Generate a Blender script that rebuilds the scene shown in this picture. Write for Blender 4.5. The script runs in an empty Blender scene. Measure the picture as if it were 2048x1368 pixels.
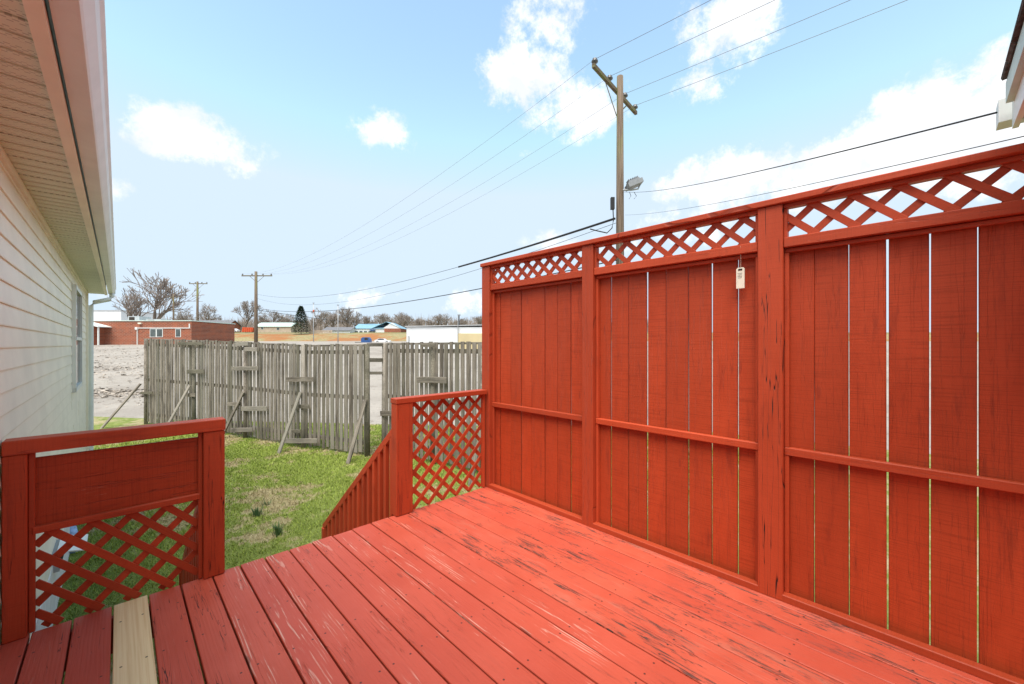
import bpy, math, random
import numpy as np
from mathutils import Vector, Matrix
random.seed(7)
rnd = random.Random(11)
scene = bpy.context.scene
R_ = math.radians
# ---------------------------------------------------------------- camera
FPX = 810.0; CX = 1024.0; HORIZ = 689.0; CAMZ = 1.42          # z = 0 is the deck's top
ALPHA = math.atan(787.0/FPX)
SA, CA = math.sin(ALPHA), math.cos(ALPHA)
FW = Vector((SA, CA, 0)); RT = Vector((CA, -SA, 0)); UP = Vector((0, 0, 1)); CAM = Vector((0, 0, CAMZ))
cam_d = bpy.data.cameras.new('camera'); cam = bpy.data.objects.new('camera', cam_d)
scene.collection.objects.link(cam); scene.camera = cam
cam.location = CAM; cam.rotation_euler = (R_(90), 0, -ALPHA)
cam_d.sensor_width = 36; cam_d.lens = FPX*36/2048; cam_d.shift_y = (HORIZ-684)/2048
cam_d.clip_start = 0.02; cam_d.clip_end = 4000
scene.render.resolution_x = 1024; scene.render.resolution_y = 684
scene.view_settings.view_transform = 'Standard'; scene.view_settings.look = 'None'
scene.view_settings.gamma = 1; scene.view_settings.use_curve_mapping = False
scene.view_settings.exposure = 1.74
def ray(px, py): return FW + RT*((px-CX)/FPX) + UP*((HORIZ-py)/FPX)
def P(px, py, Z): return CAM + ray(px, py)*Z
def onx(px, py, x): d = ray(px, py); return CAM + d*(x/d.x)
def ony(px, py, y): d = ray(px, py); return CAM + d*(y/d.y)
def onz(px, py, z): d = ray(px, py); return CAM + d*((z-CAMZ)/d.z)

# ---------------------------------------------------------------- light
SUN_EL, SUN_AZ = R_(65), R_(238)     # azimuth clockwise from +Y
world = bpy.data.worlds.new('World'); scene.world = world; world.use_nodes = True
wn = world.node_tree.nodes; wl = world.node_tree.links; wn.clear()
def N(nt, kind, **kw):
    n = nt.nodes.new(kind)
    for k, v in kw.items():
        if k.startswith('i_'): n.inputs[k[2:]].default_value = v
        else: setattr(n, k, v)
    return n
WT = world.node_tree
def wmath(op, a, b=None, c=None):
    n = WT.nodes.new('ShaderNodeMath'); n.operation = op
    for i, v in enumerate((a, b, c)):
        if v is None: continue
        if isinstance(v, (int, float)): n.inputs[i].default_value = v
        else: WT.links.new(v, n.inputs[i])
    return n.outputs[0]
def wdot(a, vec):
    n = WT.nodes.new('ShaderNodeVectorMath'); n.operation = 'DOT_PRODUCT'
    WT.links.new(a, n.inputs[0]); n.inputs[1].default_value = vec
    return n.outputs['Value']
out = wn.new('ShaderNodeOutputWorld'); bg = wn.new('ShaderNodeBackground'); bg.inputs['Strength'].default_value = 0.15
sky = wn.new('ShaderNodeTexSky'); sky.sky_type = 'NISHITA'; sky.sun_disc = False
sky.sun_elevation = SUN_EL; sky.sun_rotation = SUN_AZ; sky.altitude = 100; sky.air_density = 1.0; sky.dust_density = 0.15; sky.ozone_density = 1.0
tc = wn.new('ShaderNodeTexCoord'); D = tc.outputs['Generated']
nz = wn.new('ShaderNodeTexNoise'); nz.inputs['Scale'].default_value = 6.0; nz.inputs['Detail'].default_value = 8; nz.inputs['Roughness'].default_value = 0.7
wl.new(D, nz.inputs['Vector'])
nz3 = wn.new('ShaderNodeTexNoise'); nz3.inputs['Scale'].default_value = 14.0; nz3.inputs['Detail'].default_value = 6; nz3.inputs['Roughness'].default_value = 0.6; wl.new(D, nz3.inputs['Vector'])
nz2 = wn.new('ShaderNodeTexNoise'); nz2.inputs['Scale'].default_value = 2.1; nz2.inputs['Detail'].default_value = 4
wl.new(D, nz2.inputs['Vector'])
# cumulus clouds, each in its own direction of the sky: px, py, half width, half height, strength
CLOUDS = [(385, 268, 130, 62, 1.35), (455, 305, 100, 52, 1.3), (760, 262, 90, 45, .9), (240, 380, 62, 32, 1.2), (1050, 150, 115, 62, 1.35),
          (1150, 200, 130, 75, 1.2), (1115, 40, 115, 75, 1.05), (1440, 45, 130, 90, 1.2), (1400, 178, 75, 40, 1.05), (1055, 306, 35, 18, .7),
          (1990, 200, 300, 120, 1.5), (1780, 300, 380, 80, 1.4), (1500, 345, 190, 60, 1.2), (1900, 90, 50, 20, .5), (1700, 380, 500, 70, .85),
          (1300, 470, 300, 40, .7), (800, 600, 500, 35, .6)]
comb = None
for (px, py, a, b, s) in CLOUDS:
    d = ray(px, py); L = d.length; d = d/L
    r = d.cross(UP).normalized(); u = r.cross(d).normalized()
    k = FPX*L
    stretch = L      # radial stretch of a wide lens
    X = wmath('MULTIPLY', wdot(D, r), k/(a*1.3)*(1+0.4*(L-1)))
    Y = wmath('MULTIPLY', wdot(D, u), k/(b*1.3))
    q = wmath('ADD', wmath('MULTIPLY', X, X), wmath('MULTIPLY', Y, Y))
    front = wmath('GREATER_THAN', wdot(D, d), 0.3)
    m = wmath('MULTIPLY', wmath('MULTIPLY', wmath('MAXIMUM', wmath('SUBTRACT', 1.0, q), 0.0), s), front)
    comb = m if comb is None else wmath('MAXIMUM', comb, m)
# fair weather clouds over the unseen rest of sky, spread to whiten ambient light
gen = wmath('MULTIPLY', wmath('SUBTRACT', nz2.outputs[0], 0.46), 6.0)
side = wmath('LESS_THAN', wdot(D, FW), 0.35)
comb = wmath('MAXIMUM', comb, wmath('MULTIPLY', wmath('MINIMUM', wmath('MAXIMUM', gen, 0.0), 1.0), side))
mr = wn.new('ShaderNodeMapRange'); mr.interpolation_type = 'SMOOTHSTEP'
mr.inputs['From Min'].default_value = 0.45; mr.inputs['From Max'].default_value = 1.15
wl.new(wmath('ADD', comb, wmath('MULTIPLY', wmath('SUBTRACT', nz.outputs[0], 0.50), wmath('MINIMUM', wmath('MULTIPLY', comb, 9.0), 4.2))), mr.inputs['Value'])
skt = wn.new('ShaderNodeVectorMath'); skt.operation = 'MULTIPLY'; wl.new(sky.outputs[0], skt.inputs[0]); skt.inputs[1].default_value = (.94, .895, 1.0)
skc = wn.new('ShaderNodeVectorMath'); skc.operation = 'MINIMUM'; wl.new(skt.outputs[0], skc.inputs[0]); skc.inputs[1].default_value = (1.46, 1.77, 2.07)   # thin bright haze at the horizon stays below white
gam = wn.new('ShaderNodeMix'); gam.data_type = 'RGBA'
wl.new(mr.outputs[0], gam.inputs['Factor']); wl.new(skc.outputs[0], gam.inputs[6]); 
cc = wn.new('ShaderNodeMix'); cc.data_type = 'RGBA'; cc.inputs[6].default_value = (1.92, 2.0, 2.14, 1); cc.inputs[7].default_value = (2.55, 2.55, 2.55, 1)
wl.new(wmath('MULTIPLY', wmath('SUBTRACT', nz3.outputs[0], .36), 4.0), cc.inputs['Factor']); wl.new(cc.outputs[2], gam.inputs[7])
wl.new(gam.outputs[2], bg.inputs['Color']); wl.new(bg.outputs[0], out.inputs['Surface'])
sun_d = bpy.data.lights.new('sun', 'SUN'); sun_d.energy = 1.75; sun_d.angle = R_(45); sun_d.color = (1, .94, .86)
sun = bpy.data.objects.new('sun', sun_d); scene.collection.objects.link(sun)
sd = Vector((math.sin(SUN_AZ)*math.cos(SUN_EL), math.cos(SUN_AZ)*math.cos(SUN_EL), math.sin(SUN_EL)))
sun.rotation_euler = (-sd).to_track_quat('-Z', 'Y').to_euler(); sun.location = (0, 0, 30)

# ---------------------------------------------------------------- materials
class NT:
    def __init__(s, name, rough=.7, spec=.3):
        s.m = bpy.data.materials.new(name); s.m.use_nodes = True
        s.t = s.m.node_tree; s.b = s.t.nodes['Principled BSDF']
        s.b.inputs['Roughness'].default_value = rough; s.b.inputs['Specular IOR Level'].default_value = spec
    def n(s, kind, **kw):
        n = s.t.nodes.new(kind)
        for k, v in kw.items(): setattr(n, k, v)
        return n
    def put(s, sock, v):
        if isinstance(v, (int, float)): sock.default_value = v
        elif isinstance(v, tuple): sock.default_value = v if len(v) == len(sock.default_value) else (*v, 1)
        else: s.t.links.new(v, sock)
    def math(s, op, a, b=None, c=None, clamp=False):
        n = s.n('ShaderNodeMath', operation=op, use_clamp=clamp)
        for i, v in enumerate((a, b, c)):
            if v is not None: s.put(n.inputs[i], v)
        return n.outputs[0]
    def obj(s): return s.n('ShaderNodeTexCoord').outputs['Object']
    def pos(s): return s.n('ShaderNodeNewGeometry').outputs['Position']
    def rand(s): return s.n('ShaderNodeObjectInfo').outputs['Random']
    def attr(s, name):
        n = s.n('ShaderNodeAttribute', attribute_type='OBJECT', attribute_name=name); return n.outputs['Fac']
    def mapv(s, v, scale=(1, 1, 1), off=None):
        a = s.n('ShaderNodeVectorMath', operation='MULTIPLY'); s.put(a.inputs[0], v); a.inputs[1].default_value = scale
        if off is None: return a.outputs[0]
        c = s.n('ShaderNodeCombineXYZ'); o = s.math('MULTIPLY', off, 37.0)
        s.put(c.inputs[0], o); s.put(c.inputs[1], s.math('MULTIPLY', off, 91.0)); s.put(c.inputs[2], o)
        b = s.n('ShaderNodeVectorMath', operation='ADD'); s.put(b.inputs[0], a.outputs[0]); s.put(b.inputs[1], c.outputs[0])
        return b.outputs[0]
    def noise(s, v, scale, detail=4, rough=.55, dist=0):
        n = s.n('ShaderNodeTexNoise'); s.put(n.inputs['Vector'], v); n.inputs['Scale'].default_value = scale
        n.inputs['Detail'].default_value = detail; n.inputs['Roughness'].default_value = rough; n.inputs['Distortion'].default_value = dist
        return n.outputs[0]
    def ramp(s, v, a, b, smooth=True):
        n = s.n('ShaderNodeMapRange', interpolation_type='SMOOTHSTEP' if smooth else 'LINEAR'); s.put(n.inputs['Value'], v)
        n.inputs['From Min'].default_value = a; n.inputs['From Max'].default_value = b; return n.outputs[0]
    def mix(s, f, a, b, mode='MIX'):
        n = s.n('ShaderNodeMix', data_type='RGBA', blend_type=mode); s.put(n.inputs['Factor'], f); s.put(n.inputs[6], a); s.put(n.inputs[7], b)
        return n.outputs[2]
    def bump(s, h, strength=.3, dist=.01):
        n = s.n('ShaderNodeBump'); n.inputs['Strength'].default_value = strength; n.inputs['Distance'].default_value = dist
        s.put(n.inputs['Height'], h); s.t.links.new(n.outputs[0], s.b.inputs['Normal'])
    def col(s, c): s.put(s.b.inputs['Base Color'], c); return s.m
    def sep(s, v):
        n = s.n('ShaderNodeSeparateXYZ'); s.put(n.inputs[0], v); return n.outputs
def hexl(r, g, b): return tuple(((c/255)/12.92 if c/255 < .04045 else ((c/255+.055)/1.055)**2.4) for c in (r, g, b))
def plain(name, c, rough=.6, spec=.3, var=.12, scale=6, metal=0):
    t = NT(name, rough, spec); r = t.noise(t.pos(), scale, 5)
    k = t.ramp(r, .3, .7); a = tuple(x*(1-var) for x in c); b = tuple(min(1, x*(1+var)) for x in c)
    t.b.inputs['Metallic'].default_value = metal
    t.col(t.mix(k, a, b)); t.bump(r, .08, .01)
    return t.m
# painted deck boards: local X = across, Y = along
def deck_material():
    t = NT('deck_red_paint', .5, .4); o = t.obj(); rd = t.rand()
    v = t.mapv(o, (1, 1, 1), rd); xyz = t.sep(o)
    fine = t.noise(t.mapv(o, (130, 3.0, 20), rd), 1.0, 5, .6)
    blotch = t.noise(v, 3.0, 4)
    red = t.mix(t.ramp(blotch, .3, .7), (.50, .082, .041), (.57, .106, .058))
    red = t.mix(t.math('MULTIPLY', rd, .55), red, (.43, .056, .034))
    # annual-ring bands stretched into cathedrals
    wob = t.noise(t.mapv(o, (6, 1.3, 1), rd), 1.0, 3)
    rx = t.math('ADD', xyz[0], t.math('MULTIPLY', t.math('SUBTRACT', rd, .5), .10))
    ry = t.math('MULTIPLY', t.math('SUBTRACT', t.math('FRACT', t.math('ADD', t.math('MULTIPLY', xyz[1], .62), t.math('MULTIPLY', rd, 7.0))),   .5), .07)
    rr = t.math('SQRT', t.math('ADD', t.math('MULTIPLY', rx, rx), t.math('MULTIPLY', ry, ry)))
    rr = t.math('ADD', rr, t.math('MULTIPLY', wob, .03))
    band = t.math('PINGPONG', t.math('MULTIPLY', rr, 150.0), 1.0)
    lines = t.math('MULTIPLY', t.ramp(band, .55, .8), t.ramp(fine, .42, .56))
    zone = t.ramp(t.noise(t.mapv(o, (14, 1.6, 1), rd), 1.0, 6, .7), .53, .60)
    zone = t.math('MULTIPLY', zone, t.ramp(t.noise(t.mapv(t.pos(), (1.6, .9, 1)), 1.6, 4, .6), .38, .56))
    w = t.math('MULTIPLY', t.math('MULTIPLY', lines, zone), t.attr('wear_pale'), clamp=True)
    red = t.mix(t.math('MULTIPLY', w, .8), red, (.66, .40, .31))
    zb = t.ramp(t.noise(t.mapv(o, (15, 2.2, 1), rd), 1.3, 8, .8), .53, .565)
    gb = t.ramp(t.noise(t.mapv(o, (150, 5.0, 9), rd), 1.0, 4, .65), .46, .53)
    patch = t.ramp(t.noise(t.mapv(o, (11, 4.5, 1), rd), 1.5, 7, .75), .66, .69)
    clus = t.ramp(t.noise(t.mapv(t.pos(), (1.5, .75, 1)), 1.3, 4, .6), .39, .54)
    zb = t.math('MULTIPLY', zb, clus); patch = t.math('MULTIPLY', patch, t.ramp(clus, .05, .4))
    kb = t.math('MULTIPLY', t.math('MAXIMUM', t.math('MULTIPLY', zb, gb), patch), t.attr('wear_dark'), clamp=True)
    red = t.mix(t.math('MULTIPLY', kb, .92), red, (.045, .036, .030))
    rub = t.math('MULTIPLY', t.ramp(t.noise(t.mapv(o, (7, 1.2, 1), rd), 1.0, 6, .7), .56, .72), t.attr('wear_dark'))
    red = t.mix(t.math('MULTIPLY', rub, .35), red, (.42, .19, .13))
    ck = t.noise(t.mapv(o, (38, 1.5, 1), rd), 1.0, 3, .5)
    crack = t.math('MULTIPLY', t.ramp(t.math('ABSOLUTE', t.math('SUBTRACT', ck, .5)), .008, .002), t.ramp(t.noise(t.mapv(o, (5, 2, 1), rd), 1.2, 2), .48, .58))
    crack = t.math('MULTIPLY', crack, t.attr('wear_crack'))
    red = t.mix(crack, red, (.05, .02, .015))
    # nail heads over the joists, two to a board
    ny = t.math('SUBTRACT', t.math('FRACT', t.math('DIVIDE', xyz[1], .406)), .5)
    nx = t.math('SUBTRACT', t.math('ABSOLUTE', xyz[0]), .042)
    ny = t.math('MULTIPLY', t.math('ADD', ny, t.math('MULTIPLY', t.math('SUBTRACT', rd, .5), .05)), .406)
    dd = t.math('SQRT', t.math('ADD', t.math('MULTIPLY', nx, nx), t.math('MULTIPLY', ny, ny)))
    nail = t.ramp(dd, .0058, .0040)
    red = t.mix(t.math('MULTIPLY', nail, .9), red, (.05, .02, .015))
    # knots
    vo = t.n('ShaderNodeTexVoronoi'); t.put(vo.inputs['Vector'], t.mapv(o, (6, 1.7, 1), rd)); vo.inputs['Scale'].default_value = 1.0
    knot = t.math('MULTIPLY', t.ramp(vo.outputs['Distance'], .085, .05), t.ramp(fine, .3, .55))
    red = t.mix(t.math('MULTIPLY', knot, .6), red, (.14, .035, .022))
    h = t.math('SUBTRACT', t.math('ADD', t.math('MULTIPLY', fine, .5), t.math('MULTIPLY', band, .12)), t.math('ADD', t.math('MULTIPLY', crack, 2.0), t.math('MULTIPLY', kb, .8)))
    t.put(t.b.inputs['Roughness'], t.math('ADD', .40, t.math('MULTIPLY', fine, .3)))
    t.bump(h, .6, .005)
    return t.col(red)
# rough-sawn fence paint
def fence_material(name, c0, c1, saw=1.0):
    t = NT(name, .52, .3); o = t.obj(); rd = t.rand()
    fine = t.noise(t.mapv(o, (150, 3.5, 60), rd), 1.0, 5, .6)
    sawn = t.noise(t.mapv(o, (4, 190, 4), rd), 1.0, 3, .6)
    bl = t.noise(t.mapv(o, (9, 2.4, 3), rd), 1.0, 5, .6)
    c = t.mix(t.ramp(bl, .25, .75), c0, c1)
    c = t.mix(t.math('MULTIPLY', rd, .85), c, tuple(x*.68 for x in c1))
    c = t.mix(t.math('MULTIPLY', t.ramp(sawn, .48, .66), .42*saw), c, tuple(x*.5 for x in c0))
    c = t.mix(t.math('MULTIPLY', t.ramp(fine, .62, .78), .25), c, tuple(x*.5 for x in c0))
    c = t.mix(t.math('MULTIPLY', t.ramp(t.noise(t.mapv(o, (14, 1.8, 3), rd), 1.2, 6, .7), .54, .72), .42), c, (.15, .022, .012))
    vo = t.n('ShaderNodeTexVoronoi'); t.put(vo.inputs['Vector'], t.mapv(o, (8, 2.2, 1), rd)); vo.inputs['Scale'].default_value = 1.0
    knot = t.ramp(vo.outputs['Distance'], .10, .05)
    c = t.mix(t.math('MULTIPLY', knot, .35), c, (.16, .025, .015))
    ck = t.noise(t.mapv(o, (30, .7, 1), rd), 1.0, 3, .5)
    crack = t.math('MULTIPLY', t.ramp(t.math('ABSOLUTE', t.math('SUBTRACT', ck, .5)), .008, .002), t.attr('wear_crack'))
    c = t.mix(crack, c, (.04, .012, .01))
    pale = t.math('MULTIPLY', t.math('MULTIPLY', t.ramp(fine, .6, .66), t.ramp(bl, .55, .62)), t.attr('wear_pale'))
    c = t.mix(t.math('MULTIPLY', pale, .7), c, (.6, .34, .24))
    h = t.math('ADD', t.math('MULTIPLY', fine, .5), t.math('MULTIPLY', sawn, .55*saw))
    h = t.math('SUBTRACT', h, t.math('ADD', t.math('MULTIPLY', crack, 3.0), t.math('MULTIPLY', knot, -.25)))
    t.bump(h, .55, .004)
    return t.col(c)
def grey_wood():
    t = NT('weathered_grey_wood', .9, .1); o = t.obj(); rd = t.rand()
    fine = t.noise(t.mapv(o, (110, 2.5, 40), rd), 1.0, 5, .65)
    bl = t.noise(t.mapv(o, (7, 1.1, 3), rd), 1.0, 5, .65)
    c = t.mix(t.ramp(fine, .3, .7), (.14, .118, .094), (.34, .30, .25))
    c = t.mix(t.math('MULTIPLY', t.ramp(bl, .42, .66), .75), c, (.07, .06, .05))
    c = t.mix(t.math('MULTIPLY', t.ramp(rd, .5, .95), .45), c, (.085, .088, .055))
    c = t.mix(t.math('MULTIPLY', t.ramp(t.math('FRACT', t.math('MULTIPLY', rd, 7.3)), .6, 1.0), .45), c, (.40, .37, .32))
    t.bump(t.math('ADD', fine, bl), .5, .006)
    return t.col(c)
def pine():
    t = NT('new_pine', .6, .25); o = t.obj(); xyz = t.sep(o)
    wob = t.noise(t.mapv(o, (5, 1.0, 1)), 1.0, 3)
    band = t.math('PINGPONG', t.math('MULTIPLY', t.math('ADD', xyz[0], t.math('MULTIPLY', wob, .05)), 75), 1.0)
    c = t.mix(t.ramp(t.noise(t.mapv(o, (75, 1.2, 1)), 1.0, 4, .6), .4, .65), (.84, .68, .38), (.74, .55, .28))
    vo = t.n('ShaderNodeTexVoronoi'); t.put(vo.inputs['Vector'], t.mapv(o, (8, 3.2, 1))); vo.inputs['Scale'].default_value = 1.0
    c = t.mix(t.ramp(vo.outputs['Distance'], .12, .06), c, (.25, .12, .045))
    ny = t.math('MULTIPLY', t.math('SUBTRACT', t.math('FRACT', t.math('DIVIDE', xyz[1], .406)), .5), .406)
    nx = t.math('SUBTRACT', t.math('ABSOLUTE', xyz[0]), .042)
    dd = t.math('SQRT', t.math('ADD', t.math('MULTIPLY', nx, nx), t.math('MULTIPLY', ny, ny)))
    c = t.mix(t.ramp(dd, .0055, .004), c, (.12, .09, .06)); t.bump(band, .1, .002)
    return t.col(c)
M = {}
M['deck'] = deck_material()
M['fence'] = fence_material('fence_red_paint', (.43, .052, .014), (.53, .072, .022))
M['trim'] = fence_material('trim_red_paint', (.45, .060, .018), (.53, .076, .027), .4)
M['grey'] = grey_wood(); M['pine'] = pine()
M['vinyl'] = plain('cream_vinyl_siding', (.86, .80, .66), .45, .4, .06, 3)
M['white'] = plain('white_aluminium', (.74, .77, .74), .4, .5, .05, 5)
M['fascia'] = plain('taupe_aluminium_trim', (.54, .66, .60), .45, .45, .12, 7)
M['foundation'] = plain('white_painted_block', (.72, .71, .69), .8, .2, .08, 9)
M['glass'] = plain('dark_window_glass', (.03, .035, .04), .08, .7, .1, 2)
M['shingle'] = plain('dark_asphalt_shingle', (.09, .08, .075), .95, .1, .35, 40)
M['darkgap'] = plain('painted_opening_shade', (.05, .04, .035), .9, .1, .2, 9)  # dark colour painted as the shade inside slots, openings and grilles
def soffit_mat():
    t = NT('perforated_vinyl_soffit', .5, .35); o = t.pos(); s = t.sep(o)
    row = t.math('FLOOR', t.math('MULTIPLY', s[1], 85.0))
    xs = t.math('FRACT', t.math('ADD', t.math('MULTIPLY', s[0], 42.0), t.math('MULTIPLY', row, .5)))
    ys = t.math('FRACT', t.math('MULTIPLY', s[1], 85.0))
    slot = t.math('MULTIPLY', t.math('LESS_THAN', xs, .55), t.math('MULTIPLY', t.math('GREATER_THAN', ys, .28), t.math('LESS_THAN', ys, .68)))
    band = t.math('LESS_THAN', t.math('FRACT', t.math('MULTIPLY', s[1], 9.8)), .72)
    slot = t.math('MULTIPLY', slot, band)
    c = t.mix(t.math('MULTIPLY', slot, .55), (.72, .74, .60), (.24, .23, .18))
    t.bump(t.math('SUBTRACT', 1.0, slot), .5, .003); return t.col(c)
M['soffit'] = soffit_mat()
def brick_mat():
    t = NT('red_brick', .9, .1); p = t.pos()
    u = t.n('ShaderNodeVectorMath', operation='DOT_PRODUCT'); t.put(u.inputs[0], p); u.inputs[1].default_value = RT
    s = t.sep(p); c = t.n('ShaderNodeCombineXYZ'); t.put(c.inputs[0], u.outputs['Value']); t.put(c.inputs[1], s[2])
    b = t.n('ShaderNodeTexBrick'); t.put(b.inputs['Vector'], c.outputs[0]); b.inputs['Scale'].default_value = 1
    b.inputs['Brick Width'].default_value = .5; b.inputs['Row Height'].default_value = .19; b.inputs['Mortar Size'].default_value = .02
    b.inputs['Color1'].default_value = (.33, .095, .05, 1); b.inputs['Color2'].default_value = (.21, .065, .04, 1); b.inputs['Mortar'].default_value = (.36, .25, .19, 1)
    n = t.noise(p, .8, 5); return t.col(t.mix(t.math('MULTIPLY', t.ramp(n, .4, .7), .5), b.outputs['Color'], (.40, .13, .07)))
M['brick'] = brick_mat()
M['roofgrey'] = plain('grey_shingle_roof', (.17, .17, .18), .95, .1, .2, 3)
M['roofblue'] = plain('blue_metal_roof', (.20, .36, .46), .4, .5, .08, 1)
M['tan'] = plain('tan_siding', (.50, .40, .31), .8, .2, .1, 1)
M['wall_white'] = plain('white_metal_wall', (.74, .75, .76), .6, .3, .04, .6)
M['wall_yellow'] = plain('yellow_panel_wall', (.58, .48, .28), .7, .2, .06, .8)
M['bark'] = plain('bare_bark', (.20, .16, .13), .95, .1, .25, 3)
M['twig'] = plain('bare_twigs', (.28, .235, .205), .95, .1, .25, 1)
M['evergreen'] = plain('evergreen_needles', (.040, .075, .035), .9, .1, .4, 2)
M['black'] = plain('black_cable', (.025, .025, .027), .6, .3, .1, 3)
M['wire'] = plain('grey_wire', (.20, .20, .22), .5, .4, .1, 3)
M['ceramic'] = plain('dark_insulator', (.09, .085, .085), .3, .6, .1, 9)
M['lamp'] = plain('grey_cast_aluminium', (.26, .27, .28), .5, .5, .1, 9)
M['blue'] = plain('blue_truck_paint', (.03, .09, .26), .4, .5, .1, 3)
M['orange'] = plain('orange_container_paint', (.55, .09, .03), .5, .4, .1, 3)
M['carwhite'] = plain('white_car_paint', (.75, .76, .78), .25, .6, .03, 3)
M['tyre'] = plain('black_tyre', (.02, .02, .02), .9, .2, .1, 3)
M['steel'] = plain('galvanised_steel', (.42, .43, .44), .5, .5, .1, 4)
M['rubble'] = plain('broken_concrete', (.40, .345, .29), .95, .1, .4, 6)
M['tagplastic'] = plain('cream_plastic', (.78, .72, .58), .4, .4, .03, 20)
M['print'] = plain('grey_print', (.30, .28, .25), .6, .2, .1, 20)
M['leaf'] = plain('dry_leaf', (.24, .15, .08), .9, .1, .3, 40)
M['bluebag'] = plain('blue_white_plastic', (.30, .42, .66), .4, .4, .4, 14)
def pole_mat():
    t = NT('pole_wood', .9, .1); o = t.obj(); p = t.pos(); s = t.sep(p)
    f = t.noise(t.mapv(o, (26, 26, .9)), 1.0, 6, .65); c = t.mix(t.ramp(f, .3, .7), (.10, .072, .052), (.235, .18, .135))
    g = t.math('MULTIPLY', t.ramp(t.noise(t.mapv(o, (6, 6, .6)), 1.0, 4), .46, .6), t.ramp(s[2], 6.5, 8.8))
    c = t.mix(t.math('MULTIPLY', g, .7), c, (.17, .19, .06)); t.bump(f, .5, .02); return t.col(c)
M['pole'] = pole_mat()

# ---------------------------------------------------------------- builders
col = scene.collection
WM = {}
def link(o, parent=None, Mw=None):
    col.objects.link(o); Mw = Matrix.Identity(4) if Mw is None else Mw; WM[o.name] = Mw.copy()
    if parent is not None:
        o.parent = parent; pm = WM.get(parent.name); pm = Matrix.Translation(parent.location) if pm is None else pm
        o.matrix_basis = pm.inverted() @ Mw
    else: o.matrix_basis = Mw
    return o
def tag(o, label, cat, group=None, kind=None):
    o['label'] = label; o['category'] = cat
    if group: o['group'] = group
    if kind: o['kind'] = kind
    return o
def thing(name, loc, label, cat, group=None):
    o = bpy.data.objects.new(name, None); o.location = loc; o.empty_display_size = .1; col.objects.link(o)
    return tag(o, label, cat, group)
class MB:
    def __init__(s): s.v = []; s.f = []
    def add(s, vs, fs):
        k = len(s.v); s.v += [tuple(v) for v in vs]; s.f += [tuple(i+k for i in f) for f in fs]; return s
    def box(s, c, size, M3=None):
        hx, hy, hz = (q/2 for q in size); vs = []
        for x, y, z in ((-1,-1,-1),(1,-1,-1),(1,1,-1),(-1,1,-1),(-1,-1,1),(1,-1,1),(1,1,1),(-1,1,1)):
            v = Vector((x*hx, y*hy, z*hz)); v = (M3 @ v) if M3 is not None else v; vs.append(Vector(c)+v)
        return s.add(vs, [(0,3,2,1),(4,5,6,7),(0,1,5,4),(1,2,6,5),(2,3,7,6),(3,0,4,7)])
    def prism(s, poly, a, ex):      # poly: points (3D) of one end, ex: extrusion vector
        n = len(poly); A = [Vector(p) for p in poly]; B = [p+Vector(ex) for p in A]
        return s.add(A+B, [tuple(range(n-1, -1, -1)), tuple(range(n, 2*n))]+[(i, (i+1) % n, n+(i+1) % n, n+i) for i in range(n)])
    def tube(s, pts, rad, n=8, cap=True):
        pts = [Vector(p) for p in pts]; rings = []
        if isinstance(rad, (int, float)): rad = [rad]*len(pts)
        for i, p in enumerate(pts):
            d = (pts[min(i+1, len(pts)-1)]-pts[max(i-1, 0)]).normalized()
            a = d.cross(Vector((0, 0, 1)) if abs(d.z) < .9 else Vector((1, 0, 0))).normalized(); b = d.cross(a)
            rings.append([p+(a*math.cos(2*math.pi*k/n)+b*math.sin(2*math.pi*k/n))*rad[i] for k in range(n)])
        fs = []
        for i in range(len(pts)-1):
            for k in range(n): fs.append((i*n+k, i*n+(k+1) % n, (i+1)*n+(k+1) % n, (i+1)*n+k))
        if cap: fs += [tuple(range(n-1, -1, -1)), tuple(range((len(pts)-1)*n, len(pts)*n))]
        return s.add([v for r in rings for v in r], fs)
    def mesh(s, name, mat, smooth=False):
        m = bpy.data.meshes.new(name); m.from_pydata(s.v, [], s.f); m.materials.append(mat)
        if smooth: m.polygons.foreach_set('use_smooth', [True]*len(m.polygons))
        m.update(); return m
    def build(s, name, mat, parent=None, smooth=False):   # vertices in world coordinates
        return link(bpy.data.objects.new(name, s.mesh(name, mat, smooth)), parent, Matrix.Identity(4))
_cache = {}
def cham(w, l, t, b):           # chamfered board, local X width, Y length, Z thickness
    V = []; F = []
    h = (w/2, l/2, t/2); idx = {}
    for sx in (-1, 1):
        for sy in (-1, 1):
            for sz in (-1, 1):
                for ax in range(3):
                    p = [sx*h[0], sy*h[1], sz*h[2]]
                    for q in range(3):
                        if q != ax: p[q] -= (sx, sy, sz)[q]*b
                    idx[(sx, sy, sz, ax)] = len(V); V.append(tuple(p))
    def quad(ids):
        c = sum((Vector(V[i]) for i in ids), Vector())/len(ids)
        n = (Vector(V[ids[1]])-Vector(V[ids[0]])).cross(Vector(V[ids[2]])-Vector(V[ids[0]]))
        F.append(tuple(ids) if n.dot(c) > 0 else tuple(reversed(ids)))
    for ax in range(3):
        o = [q for q in range(3) if q != ax]
        for s in (-1, 1):
            ids = []
            for a, c in ((-1,-1),(1,-1),(1,1),(-1,1)):
                k = [0,0,0]; k[ax] = s; k[o[0]] = a; k[o[1]] = c; ids.append(idx[(*k, ax)])
            quad(ids)
        for a in (-1, 1):            # edges along ax
            for c in (-1, 1):
                ids = []
                for s, first in ((-1, 0), (-1, 1), (1, 1), (1, 0)):
                    k = [0,0,0]; k[ax] = s; k[o[0]] = a; k[o[1]] = c; ids.append(idx[(*k, o[first])])
                quad(ids)
    for sx in (-1, 1):
        for sy in (-1, 1):
            for sz in (-1, 1): quad([idx[(sx, sy, sz, q)] for q in range(3)])
    return V, F
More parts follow.
